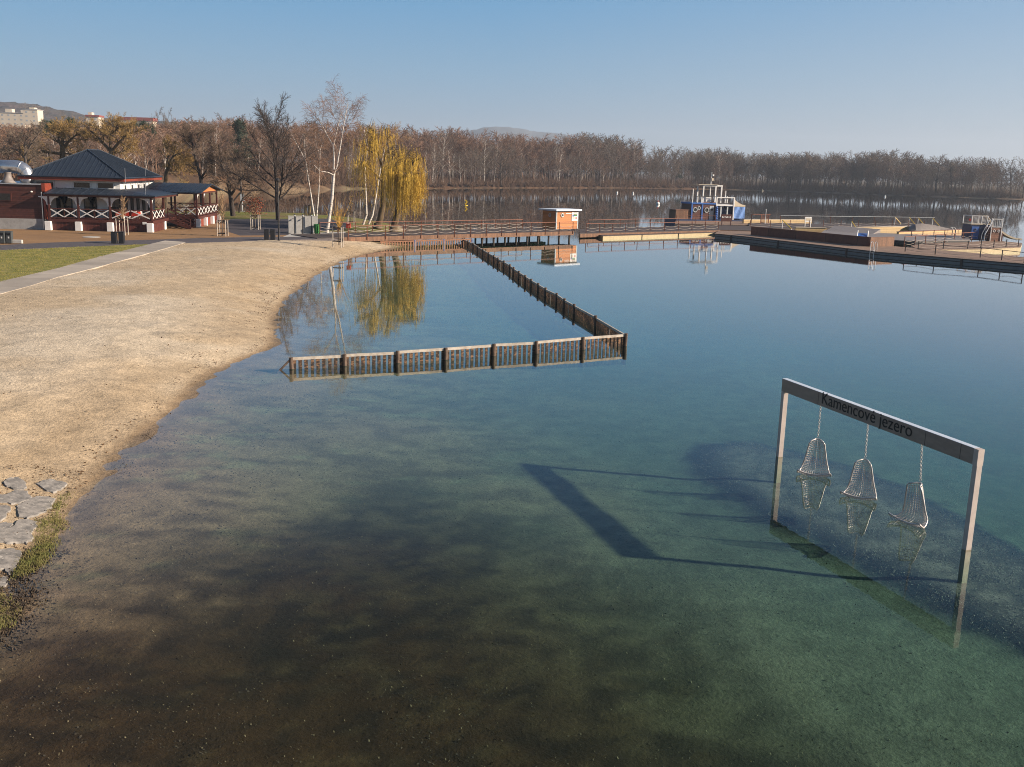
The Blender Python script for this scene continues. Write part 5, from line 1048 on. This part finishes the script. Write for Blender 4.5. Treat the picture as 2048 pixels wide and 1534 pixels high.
def tree_h(x, y, jit=.17):
    z = gz(x, y); px, _ = proj(x, y, 10); ty = np.interp(px, TOPX, TOPY); zt = V(px, ty, y)[2]; return max(6.5, (zt-z)*RG.uniform(1-jit*2, 1+jit*.55)), px
fs = np.array(far_shore); seglen = np.r_[0, np.cumsum(np.hypot(*np.diff(fs, axis=0).T))]
def shore_pt(s, inland):
    x = np.interp(s, seglen, fs[:, 0]); y = np.interp(s, seglen, fs[:, 1]); s2 = min(s+3, seglen[-1]); dx = np.interp(s2, seglen, fs[:, 0])-np.interp(s2-6, seglen, fs[:, 0]); dy = np.interp(s2, seglen, fs[:, 1])-np.interp(s2-6, seglen, fs[:, 1]); L = math.hypot(dx, dy); return x-dy/L*inland, y+dx/L*inland
LAB = {'bare': ('bare_tree', 'leafless grey brown tree in the wood along the far bank', 'bare trees along the far bank'), 'birch': ('birch_tree', 'pale stemmed birch in the wood along the far bank', 'birches along the far bank'), 'oak': ('oak_tree', 'broad dark leafless oak on the far bank', 'oaks along the far bank'), 'alder': ('alder_tree', 'narrow dark alder on the far bank', 'alders along the far bank')}
s = -4.0
while s < seglen[-1]+6:                         # front rows of the far wood
    for inland in (RG.uniform(1.5, 4.5), RG.uniform(7, 16)):
        ss = np.clip(s+RG.uniform(-1.5, 1.5), 0, seglen[-1]); x, y = shore_pt(ss, inland); h, px = tree_h(x, y); u = RG.uniform()
        f_b = np.interp(px, [400, 900, 1300, 2048], [.60, .42, .20, .10])
        i = int(RG.choice([4, 5, 6])) if u < f_b else (7 if u > .93 and px > 900 else 8 if u > .87 and px > 900 else int(RG.choice(4)))
        if inland < 5: h *= RG.uniform(.55, .95)
        n_, l_, g_ = LAB[protos[i][0]]; put(i, x, y, h, l_, g_, n_)
    s += np.interp(s, [0, 150, 400], [4.6, 5.0, 5.6])
LAB2 = {'bare': ('bare_tree', 'leafless tree in the wood rising behind the restaurant', 'bare trees behind the restaurant'), 'birch': ('birch_tree', 'white stemmed birch in the wood rising behind the restaurant', 'birches behind the restaurant')}
for k in range(130):                             # wood behind the restaurant
    px = RG.uniform(-60, 470); Y = RG.uniform(162, 235) if px < 400 else RG.uniform(240, 270); x = V(px, 350, Y)[0]
    if sdist(np.array([x]), np.array([Y]))[0] < 2: continue
    h, _ = tree_h(x, Y, .12); i = int(RG.choice([4, 5, 6])) if RG.uniform() < (.5 if px > 220 else .25) else int(RG.choice(4)); n_, l_, g_ = LAB2[protos[i][0]]; put(i, x, Y, h*.93, l_, g_, n_)
# four wide oaks on the skyline behind the wood
for px, ty, Y, w in ((318, 211, 330, .7), (338, 213, 332, .6), (452, 224, 350, 1.2), (478, 226, 352, 1.1), (420, 232, 345, .9)):
    x = V(px, 300, Y)[0]; zt = V(px, ty, Y)[2]; z = GZ(x, Y); t = put(7, x, Y, zt-z, 'leafless broad oak standing up above the skyline of the wood', 'oaks on the skyline', 'oak_tree'); t.scale = (w*.9, w*.9, t.scale[2])
# dark pines
def pine(seed, H):
    rg = np.random.default_rng(seed); T = Tree(); T.wood.tube([(0, 0, -.3), (.1, 0, H*.5), (0, .1, H*.95)], [.2, .14, .05], 6, cap=False)
    for i in range(44):
        t = rg.uniform(.42, 1); a = rg.uniform(0, 6.28); L = H*.20*(1.25-t)*rg.uniform(.7, 1.3); q = np.array([0, 0, H*t]); e = q+np.array([math.cos(a)*L, math.sin(a)*L, L*rg.uniform(0, .35)]); T.wood.tube([q, e], [.05, .02], 3, cap=False)
        for k in range(46):
            c = q+(e-q)*rg.uniform(.35, 1.05)+rg.normal(0, .32, 3); d = nrm(rg.normal(0, 1, 3)+(0, 0, .5))*.55; T.tw.twig(c, c+d, .055)
    return T
pr_ = pine(71, 12); p0_ = None
for px, ty, Y, lab in ((92, 243, 215, 'left'), (104, 244, 219, 'left'), (146, 238, 225, 'left'), (272, 246, 238, 'mid'), (288, 244, 240, 'mid'), (303, 250, 236, 'mid'), (480, 243, 262, 'far'), (1362, 335, 512, 'bank')):
    x = V(px, 300, Y)[0]; z = GZ(x, Y); h = V(px, ty, Y)[2]-z; L_ = dict(left='dark green pine among bare trees above the left part of the restaurant roof', mid='dark green pine among birches below the long red roofed block', far='dark green pine on the skyline left of the big dark tree', bank='dark evergreen at the far bank above the play boat')[lab]
    if p0_ is None: p0_ = finish(pr_, 'pine_tree', L_, 'tree', (x, Y, z), 'bark_grey', 'pine', 'pines in the woods'); t = p0_
    else: t = copy_tree(p0_, (x, Y, z), px, 1, L_, 'pines in the woods')
    k = h/12.2; t.scale = (k*1.05, k*1.05, k)
# the deep wood behind the first rows: one mass
def low(seed, H, tw=.07):
    rg = np.random.default_rng(seed); T = Tree(); grow(T, (0, 0, -.4), (rg.normal(0, .06), 0, 1), H, .17, 0, [dict(n=10, seg=3, lf=.48, ang=48, start=.3, wob=.05, up=.05, sides=4, taper=.25), dict(n=9, seg=2, lf=.5, ang=45, start=.15, wob=.12, up=.08, twig=1, r=.07), dict(n=5, seg=1, lf=.6, ang=40, start=.1, wob=.1, twig=1, r=tw), dict(seg=1, wob=.1, r=tw*.7)], rg)
    v = np.array(T.wood.v+T.tw.v); k = len(T.wood.v); f = T.wood.f+[tuple(i+k for i in q) for q in T.tw.f]; return v, f, v[:, 2].max()
lows = [low(80+i, 13) for i in range(5)]
def mass(name, label, spots, m):
    VV, FF, k = [], [], 0
    zs_ = height(np.array([s[0] for s in spots]), np.array([s[1] for s in spots]))[0]
    for (x, y, h), z_ in zip(spots, zs_):
        v, f, top = lows[RG.integers(5)]; a = RG.uniform(0, 6.28); s_ = h/top; w = s_*RG.uniform(1.05, 1.5); c, s2 = math.cos(a), math.sin(a)
        q = np.stack([x+(v[:, 0]*c-v[:, 1]*s2)*w, y+(v[:, 0]*s2+v[:, 1]*c)*w, z_+v[:, 2]*s_], -1); VV.append(q); FF.extend([tuple(i+k for i in t) for t in f]); k += len(v)
    me = bpy.data.meshes.new(name); me.from_pydata(np.concatenate(VV).tolist(), [], FF); me.update(); me.materials.append(M[m]); o = bpy.data.objects.new(name, me); COL.objects.link(o); return tag(o, label, 'wood', kind='stuff')
sp1, sp2 = [], []
for k in range(110):
    px = RG.uniform(1380, 1690); Y = RG.uniform(512, 590); x = V(px, 350, Y)[0]
    if sdist(np.array([x]), np.array([Y]))[0] > 6: h, _ = tree_h(x, Y, .1); sp2.append((x, Y, h))
for k in range(760):
    ss = RG.uniform(0, seglen[-1]); x, y = shore_pt(ss, 10+60*RG.uniform()**1.3); h, px = tree_h(x, y, .16); (sp1 if px < 1150 else sp2).append((x, y, h))
sp3 = []
for k in range(330):
    px = RG.uniform(-80, 590); Y = RG.uniform(190, 310); x = V(px, 350, Y)[0]
    if sdist(np.array([x]), np.array([Y]))[0] < 3: continue
    h, _ = tree_h(x, Y, .1); sp3.append((x, Y, h*.97))
mass('woods', 'brown leafless wood filling the far bank behind the willow and pier', sp1, 'twig_red'); mass('woods', 'grey brown leafless wood filling the far bank on the right', sp2, 'twig'); mass('woods', 'brown leafless wood on the slope behind the restaurant', sp3, 'twig_red')
# undergrowth along the far bank and behind the restaurant
def bushes(name, label, pts, m, hh):
    mb_ = MB()
    for x, y in pts:
        z = gz(x, y); h = RG.uniform(*hh)
        for k in range(34): a = RG.uniform(0, 6.28); e = np.array([x+math.cos(a)*h*RG.uniform(.1, .8), y+math.sin(a)*h*RG.uniform(.1, .8), z+h*RG.uniform(.4, 1)]); mb_.twig(np.array([x+RG.normal(0, .3), y+RG.normal(0, .3), z-.1]), e, RG.uniform(.03, .07))
    return tag(mb_.build(name, M[m]), label, 'undergrowth', kind='stuff')
bushes('undergrowth', 'low brown scrub along the foot of the far wood', [shore_pt(RG.uniform(0, seglen[-1]), RG.choice([RG.uniform(.5, 4), RG.uniform(6, 45), RG.uniform(6, 45)])) for k in range(2600)], 'shrub', (1.4, 5.5))
pts = []
for k in range(700):
    px = RG.uniform(-40, 580); Y = RG.uniform(150, 265); x = V(px, 350, Y)[0]
    if sdist(np.array([x]), np.array([Y]))[0] > 1.5: pts.append((x, Y))
for k in range(420):
    px = RG.uniform(420, 660); Y = RG.uniform(158, 330); x = V(px, 350, Y)[0]; sd_1 = sdist(np.array([x]), np.array([Y]))[0]
    if .8 < sd_1 < 40: pts.append((x, Y))
bushes('undergrowth', 'tawny scrub under the trees behind the restaurant', pts, 'shrub', (.8, 3.0))
# reeds and grass
def tufts(name, label, pts, m, hh, n=9, r=.006, spread=.12):
    mb_ = MB()
    for x, y, z in pts:
        for k in range(n):
            b = np.array([x+RG.normal(0, spread), y+RG.normal(0, spread), z-.02]); h = RG.uniform(*hh); mb_.twig(b, b+np.array([RG.normal(0, .35)*h, RG.normal(0, .35)*h, h]), r)
    return tag(mb_.build(name, M[m]), label, 'grass', kind='stuff')
gp = np.array([W(x, y, .3)[:2] for x, y in ((140,966),(118,985),(108,1000),(120,1030),(100,1050),(98,1075),(84,1100),(60,1115),(35,1128),(40,1105),(52,1085),(68,1060),(72,1035),(80,1025),(100,1005),(112,975))])
gp2 = np.array([W(x, y, .25)[:2] for x, y in ((-40,1168),(2,1166),(14,1185),(24,1205),(10,1232),(-40,1240))])
def fill(P, n):
    out = []; a, b = P.min(0), P.max(0)
    while len(out) < n:
        q = RG.uniform(a, b)
        if pdist(P, q[:1], q[1:])[0] > RG.uniform(-.12, .05): out.append((q[0], q[1], max(.02, gz(*q))))
    return out
tufts('grass', 'bright green grass strip between flagstones and water', fill(gp, 300)+fill(gp2, 130), 'blade', (.025, .10), 11, .007, .07)
yp = [(px_, py_) for px_, py_ in zip(RG.uniform(760, 905, 150), RG.uniform(486, 497, 150))]
tufts('reeds', 'dry yellow green reeds on the shore tip before the slat fence', [(*W(x, y, 0)[:2], 0.0) for x, y in yp if y < 497-(x-760)*.03 and RG.uniform() < np.interp(x, [760, 820, 905], [1, .8, .15])], 'blade', (.15, .4), 8, .012, .2)
lw = [W(x, y, .94) for x, y in ((0,500.5),(150,494),(300,488),(235,505),(117,536),(0,563),(-60,590),(-60,505))]; lwp = np.array([p[:2] for p in lw])
tufts('grass', 'short lawn blades along the slab path', [(a, b, .937) for a, b, _ in fill(lwp, 2600)], 'lawn', (.04, .10), 4, .014, .15)
# leaf litter: on the tide line, on the sand and on the lakebed
def flakes(name, label, pts, m, size, cat='litter', up=.35):
    n = len(pts); P = np.array(pts); a = RG.uniform(0, 6.28, n); s_ = RG.uniform(*size, n)*.5; as_ = RG.uniform(.3, .8, n); tx, ty = RG.normal(0, up, n), RG.normal(0, up, n)
    e1 = np.stack([np.cos(a)*s_, np.sin(a)*s_, tx*s_], -1); e2 = np.stack([-np.sin(a)*s_*as_, np.cos(a)*s_*as_, ty*s_], -1)
    v = np.stack([P-e1, P+e2, P+e1, P-e2], 1).reshape(-1, 3); me = bpy.data.meshes.new(name); me.from_pydata(v.tolist(), [], np.arange(4*n).reshape(-1, 4).tolist()); me.update(); me.materials.append(M[m]); o = bpy.data.objects.new(name, me); COL.objects.link(o); return tag(o, label, cat, kind='stuff')
def scatter(n, x0, x1, y0, y1, keep, lift=.02):
    x = RG.uniform(x0, x1, n); y = RG.uniform(y0, y1, n); z, sd = height(x, y); k = RG.uniform(0, 1, n) < keep(x, y, sd, z); return np.stack([x[k], y[k], z[k]+lift], -1)
clump = lambda x, y, s=.9, sd=41: vnoise(x, y, s, sd)
tl = lambda x, y, sd, z: np.where((sd > -.1), np.exp(-((sd-.28-.5*clump(x, y, .5))/.16)**2)*sstep(.25, .6, clump(x, y, 1.3))+.5*np.exp(-((sd-1.2)/.8)**2)*sstep(.62, .8, clump(x, y, 1.1, 43)), 0)
flakes('leaf_litter', 'dark line of dead leaves washed up along the beach edge', scatter(60000, -16, -8, 15, 95, tl), 'weed', (.025, .075))
flakes('beach_debris', 'scattered dark twigs and leaves on the sand', scatter(42000, -34, -8, 16, 95, lambda x, y, sd, z: np.where((sd > .5) & (sd < 17), .02+.32*sstep(.68, .9, clump(x, y, .8, 44))*np.exp(-sd/6), 0), .025), 'weed', (.02, .085))
bedp = lambda x, y, sd, z: np.where(sd < -.05, (.10+.75*sstep(.5, .75, clump(x, y, .8, 45)*.6+clump(x, y, 2.3, 46)*.4))*np.exp(sd/7.0), 0)
flakes('stone_gap_litter', 'dead leaves and dirt gathered between the flagstones', scatter(9000, -12.5, -8.6, 15.5, 24.5, lambda x, y, sd, z: np.where(sd > .4, .25+.5*sstep(.5, .7, clump(x, y, 2.2, 51)), 0), .012), 'weed', (.015, .06))
flakes('sunken_leaves', 'dark sunken leaves and weed on the shallow lakebed', scatter(120000, -11, 9, 10.5, 40, bedp, .006), 'bedleaf', (.015, .055))
flakes('bed_pebbles', 'small pale pebbles and shells on the brown lakebed', scatter(110000, -11, 10, 10.5, 34, lambda x, y, sd, z: np.where(sd < 0, .16*np.exp(-np.maximum(y-12, 0)/9)+.05*sstep(.6, .8, clump(x, y, 1, 47)), 0), .012), 'bedstone', (.012, .034), up=.6)
flakes('shore_pebbles', 'wet dark and pale pebbles in the leaf strewn shore corner', scatter(16000, -10.6, -7.6, 14.5, 19.5, lambda x, y, sd, z: np.exp(-((sd+.15)/.4)**2), .02), 'bedleaf', (.02, .05), up=.8)
mp_ = lambda x, y, sd, z: sstep(-.2, .8, pdist(MP, x, y))*(.25+.75*sstep(.35, .7, clump(x, y, 1.6, 48)))
flakes('gravel_mound_stones', 'pale and blue grey stones covering the underwater mound below the chairs', scatter(230000, 2, 16, 17, 33, mp_, .012), 'mound_stone', (.012, .034), 'gravel', .5)
# ------------------------------------------------------------------ distant hills and blocks of flats
def ridge(name, label, prof, Y, m, depth, z0=-2, seed=0, rough=4):
    xs_ = np.linspace(prof[0][0], prof[-1][0], 90); ty = np.interp(xs_, [p[0] for p in prof], [p[1] for p in prof]); vs = []; rows = 12
    for j in range(rows):
        t = j/(rows-1)
        for px, y_ in zip(xs_, ty):
            q = V(px, y_, Y); x = q[0]+(RG.uniform(-1, 1)*rough*.3 if 0 < j else 0); vs.append((x, Y-depth*(1-t)**1.0+depth*.0, z0+(q[2]-z0)*math.sin(t*PI/2)+((RG.uniform(-1, 1)*rough*.35) if j else 0)))
    for px, y_ in zip(xs_, ty): q = V(px, y_, Y); vs.append((q[0], Y+depth, z0))
    n = len(xs_); fs_ = [(j*n+i, j*n+i+1, (j+1)*n+i+1, (j+1)*n+i) for j in range(rows) for i in range(n-1)]
    o = MB().add(vs, fs_).build(name, M[m], smooth=True); return tag(o, label, 'hill', kind='structure')
ridge('hills', 'violet brown wooded ridge behind the cream blocks on the left', [(-260,206),(-60,204),(0,205),(40,206),(80,211),(120,219),(160,227),(200,236),(260,243),(420,248)], 1150, 'hill', 380)
ridge('far_hill', 'far hill tinted with pale blue haze beyond the wood', [(700,345),(800,290),(880,268),(940,262),(968,256),(1000,254.5),(1030,257),(1060,262),(1100,266),(1180,276),(1260,300),(1330,345)], 2600, 'hazed_hill', 500, rough=6)
tr_pts = [(px, np.interp(px, [-100,0,40,80,120,160,200,260], [208,206,207,212,220,228,237,245]), RG.uniform(1040, 1140)) for px in RG.uniform(-60, 250, 130)]
VV, FF, k = [], [], 0
for px, ty, Y in tr_pts:
    v, f, top = lows[RG.integers(5)]; q0_ = V(px, ty+RG.uniform(0, 14), Y); h = RG.uniform(9, 14); s_ = h/top; VV.append(v*np.array([s_*1.3, s_*1.3, s_])+np.array([q0_[0], Y, q0_[2]-h+2])); FF.extend([tuple(i+k for i in t) for t in f]); k += len(v)
me = bpy.data.meshes.new('hill_woods'); me.from_pydata(np.concatenate(VV).tolist(), [], FF); me.update(); me.materials.append(M['twig']); o = bpy.data.objects.new('hill_woods', me); COL.objects.link(o); tag(o, 'leafless trees along the crest of the left ridge', 'wood', kind='stuff')
def block(label, x0, x1, ty, by, Y, roof=None, up=()):
    a, b = V(x0, ty, Y), V(x1, ty, Y); z0 = V(x0, by, Y)[2]-6; f = Fr((a[0], Y, 0), (b-a)*np.array([1, 1, 0])+np.array([0, (b[0]-a[0])*.12, 0])); L = np.linalg.norm((b-a)[:2]); t = thing('apartment_block', label, 'block of flats', f(L/2, 6, z0), 'blocks of flats on the hill'); zt = a[2]
    zt2 = zt
    w = MB().box(0, L, 0, 12, z0, zt2, f).build('wall', M['cream'], t); ORG[w.name] = ORG[t.name]
    if roof: MB().box(-.5, L+.5, -.5, 12.5, zt2+.01, zt2+roof, f).build('roof', M['redroof'], t)
    else: MB().box(-.3, L+.3, -.3, 12.3, zt2+.01, zt2+.5, f).build('roof', M['concrete'], t)
    for u0, u1, h in up: MB().box(L*u0, L*u1, 2, 8, zt2+.52, zt2+.52+h, f).build('lift_house', M['cream'], t)
    n = max(2, int(L/4)); fl = max(1, int((zt2-z0)/3))
    for i in range(n):
        for j in range(min(fl, 3)): MB().box(L*(i+.36)/n, L*(i+.64)/n, -.06, -.003, zt2-2.1-3*j, zt2-1.0-3*j, f).build('window', M['greytrim'], w)
block('low cream block of flats at the left frame edge on the hill', -40, 44, 224, 236, 760, None, ((.55, .7, 2.5), (.9, .99, 2)))
block('taller cream block of flats with roof cabin beside the low one', 45, 73, 219, 232, 740, None, ((.4, .75, 1.2),))
block('long white block of flats with dull red roof on the skyline', 238, 303, 240, 248, 700, 2.2, ())
block('small white flat with masts left of the red roofed block', 172, 196, 233, 242, 720, 1.2, ((.1, .4, 2.5),))
# ------------------------------------------------------------------ light, sky, air
EL, AZ = math.radians(22), math.atan2(.99, -.13)     # azimuth from +Y towards +X
sd_ = Vector((math.sin(AZ)*math.cos(EL), math.cos(AZ)*math.cos(EL), math.sin(EL)))
sun = bpy.data.lights.new('sun', 'SUN'); sun.energy = 5.0; sun.angle = math.radians(1.0); sun.color = (1, .86, .71)
so = bpy.data.objects.new('sun', sun); COL.objects.link(so); so.rotation_mode = 'QUATERNION'; so.rotation_quaternion = sd_.to_track_quat('Z', 'Y'); so.location = (60, 0, 60)
wd = bpy.data.worlds.new('World'); scene.world = wd; wd.use_nodes = True; nt = wd.node_tree; bg = nt.nodes['Background']
sk = nt.nodes.new('ShaderNodeTexSky'); sk.sky_type = 'NISHITA'; sk.sun_disc = False; sk.sun_elevation = EL; sk.sun_rotation = AZ; sk.air_density = 1.0; sk.dust_density = .4; sk.ozone_density = 2.5; sk.altitude = 300
tc = nt.nodes.new('ShaderNodeTexCoord'); sx = nt.nodes.new('ShaderNodeSeparateXYZ'); lk(nt, tc.outputs['Generated'], sx.inputs[0])
def mr_(src, a, b, c, d):
    r = nt.nodes.new('ShaderNodeMapRange'); r.inputs[1].default_value = a; r.inputs[2].default_value = b; r.inputs[3].default_value = c; r.inputs[4].default_value = d; lk(nt, src, r.inputs[0]); return r.outputs[0]
ra = nt.nodes.new('ShaderNodeValToRGB'); lk(nt, mr_(sx.outputs[2], 0, .5, 0, 1), ra.inputs[0]); el = ra.color_ramp.elements
el[0].position = 0; el[0].color = (1.9, 2.4, 2.95, 1); el[1].position = 1; el[1].color = (.24, .50, .95, 1)
for p_, c_ in ((.09, (1.5, 2.2, 3.05)), (.18, (1.15, 2.12, 3.2)), (.34, (.54, 1.85, 3.4)), (.6, (.40, 1.0, 2.0))): e = el.new(p_); e.color = (*c_, 1)
dt_ = nt.nodes.new('ShaderNodeVectorMath'); dt_.operation = 'DOT_PRODUCT'; lk(nt, tc.outputs['Generated'], dt_.inputs[0]); dt_.inputs[1].default_value = (math.sin(AZ), math.cos(AZ), 0)
low_ = mr_(sx.outputs[2], 0, .30, 1, 0); gn = mr_(dt_.outputs['Value'], -.15, .75, 0, 1); mm_ = nt.nodes.new('ShaderNodeMath'); mm_.operation = 'MULTIPLY'; lk(nt, low_, mm_.inputs[0]); lk(nt, gn, mm_.inputs[1])
wx = nt.nodes.new('ShaderNodeMix'); wx.data_type = 'RGBA'; lk(nt, mm_.outputs[0], wx.inputs[0]); lk(nt, ra.outputs[0], wx.inputs[6]); wx.inputs[7].default_value = (2.95, 3.15, 3.45, 1)
sm_ = nt.nodes.new('ShaderNodeMix'); sm_.data_type = 'RGBA'; lk(nt, mr_(sx.outputs[2], .25, .9, .12, .6), sm_.inputs[0]); lk(nt, wx.outputs[2], sm_.inputs[6]); lk(nt, sk.outputs[0], sm_.inputs[7])
lk(nt, sm_.outputs[2], bg.inputs[0]); bg.inputs[1].default_value = .088
hm = bpy.data.materials.new('haze_air'); hm.use_nodes = True; nt = hm.node_tree; nt.nodes.clear(); o_ = nt.nodes.new('ShaderNodeOutputMaterial'); pv = nt.nodes.new('ShaderNodeVolumePrincipled')
pv.inputs['Color'].default_value = (.72, .80, .92, 1); pv.inputs['Density'].default_value = .00022; pv.inputs['Anisotropy'].default_value = .25; lk(nt, pv.outputs[0], o_.inputs['Volume'])
HAZE = True
if HAZE:
    hz = MB().box(-3200, 3200, -450, 3400, -60, 135).build('haze', hm); tag(hz, 'thin pale air over the lake fading the far woods', 'haze', kind='stuff')
DENOISE = True
vs_ = scene.view_settings; vs_.view_transform = 'Standard'; vs_.look = 'None'; vs_.gamma = 1; vs_.exposure = 1.0
cy = scene.cycles; cy.denoising_input_passes = 'RGB_ALBEDO_NORMAL'; cy.denoising_prefilter = 'NONE'; cy.filter_width = 1.0; cy.max_bounces = 8; cy.diffuse_bounces = 2; cy.glossy_bounces = 3; cy.transparent_max_bounces = 8; cy.volume_bounces = 0; cy.use_denoising = DENOISE; cy.caustics_reflective = False; cy.caustics_refractive = False
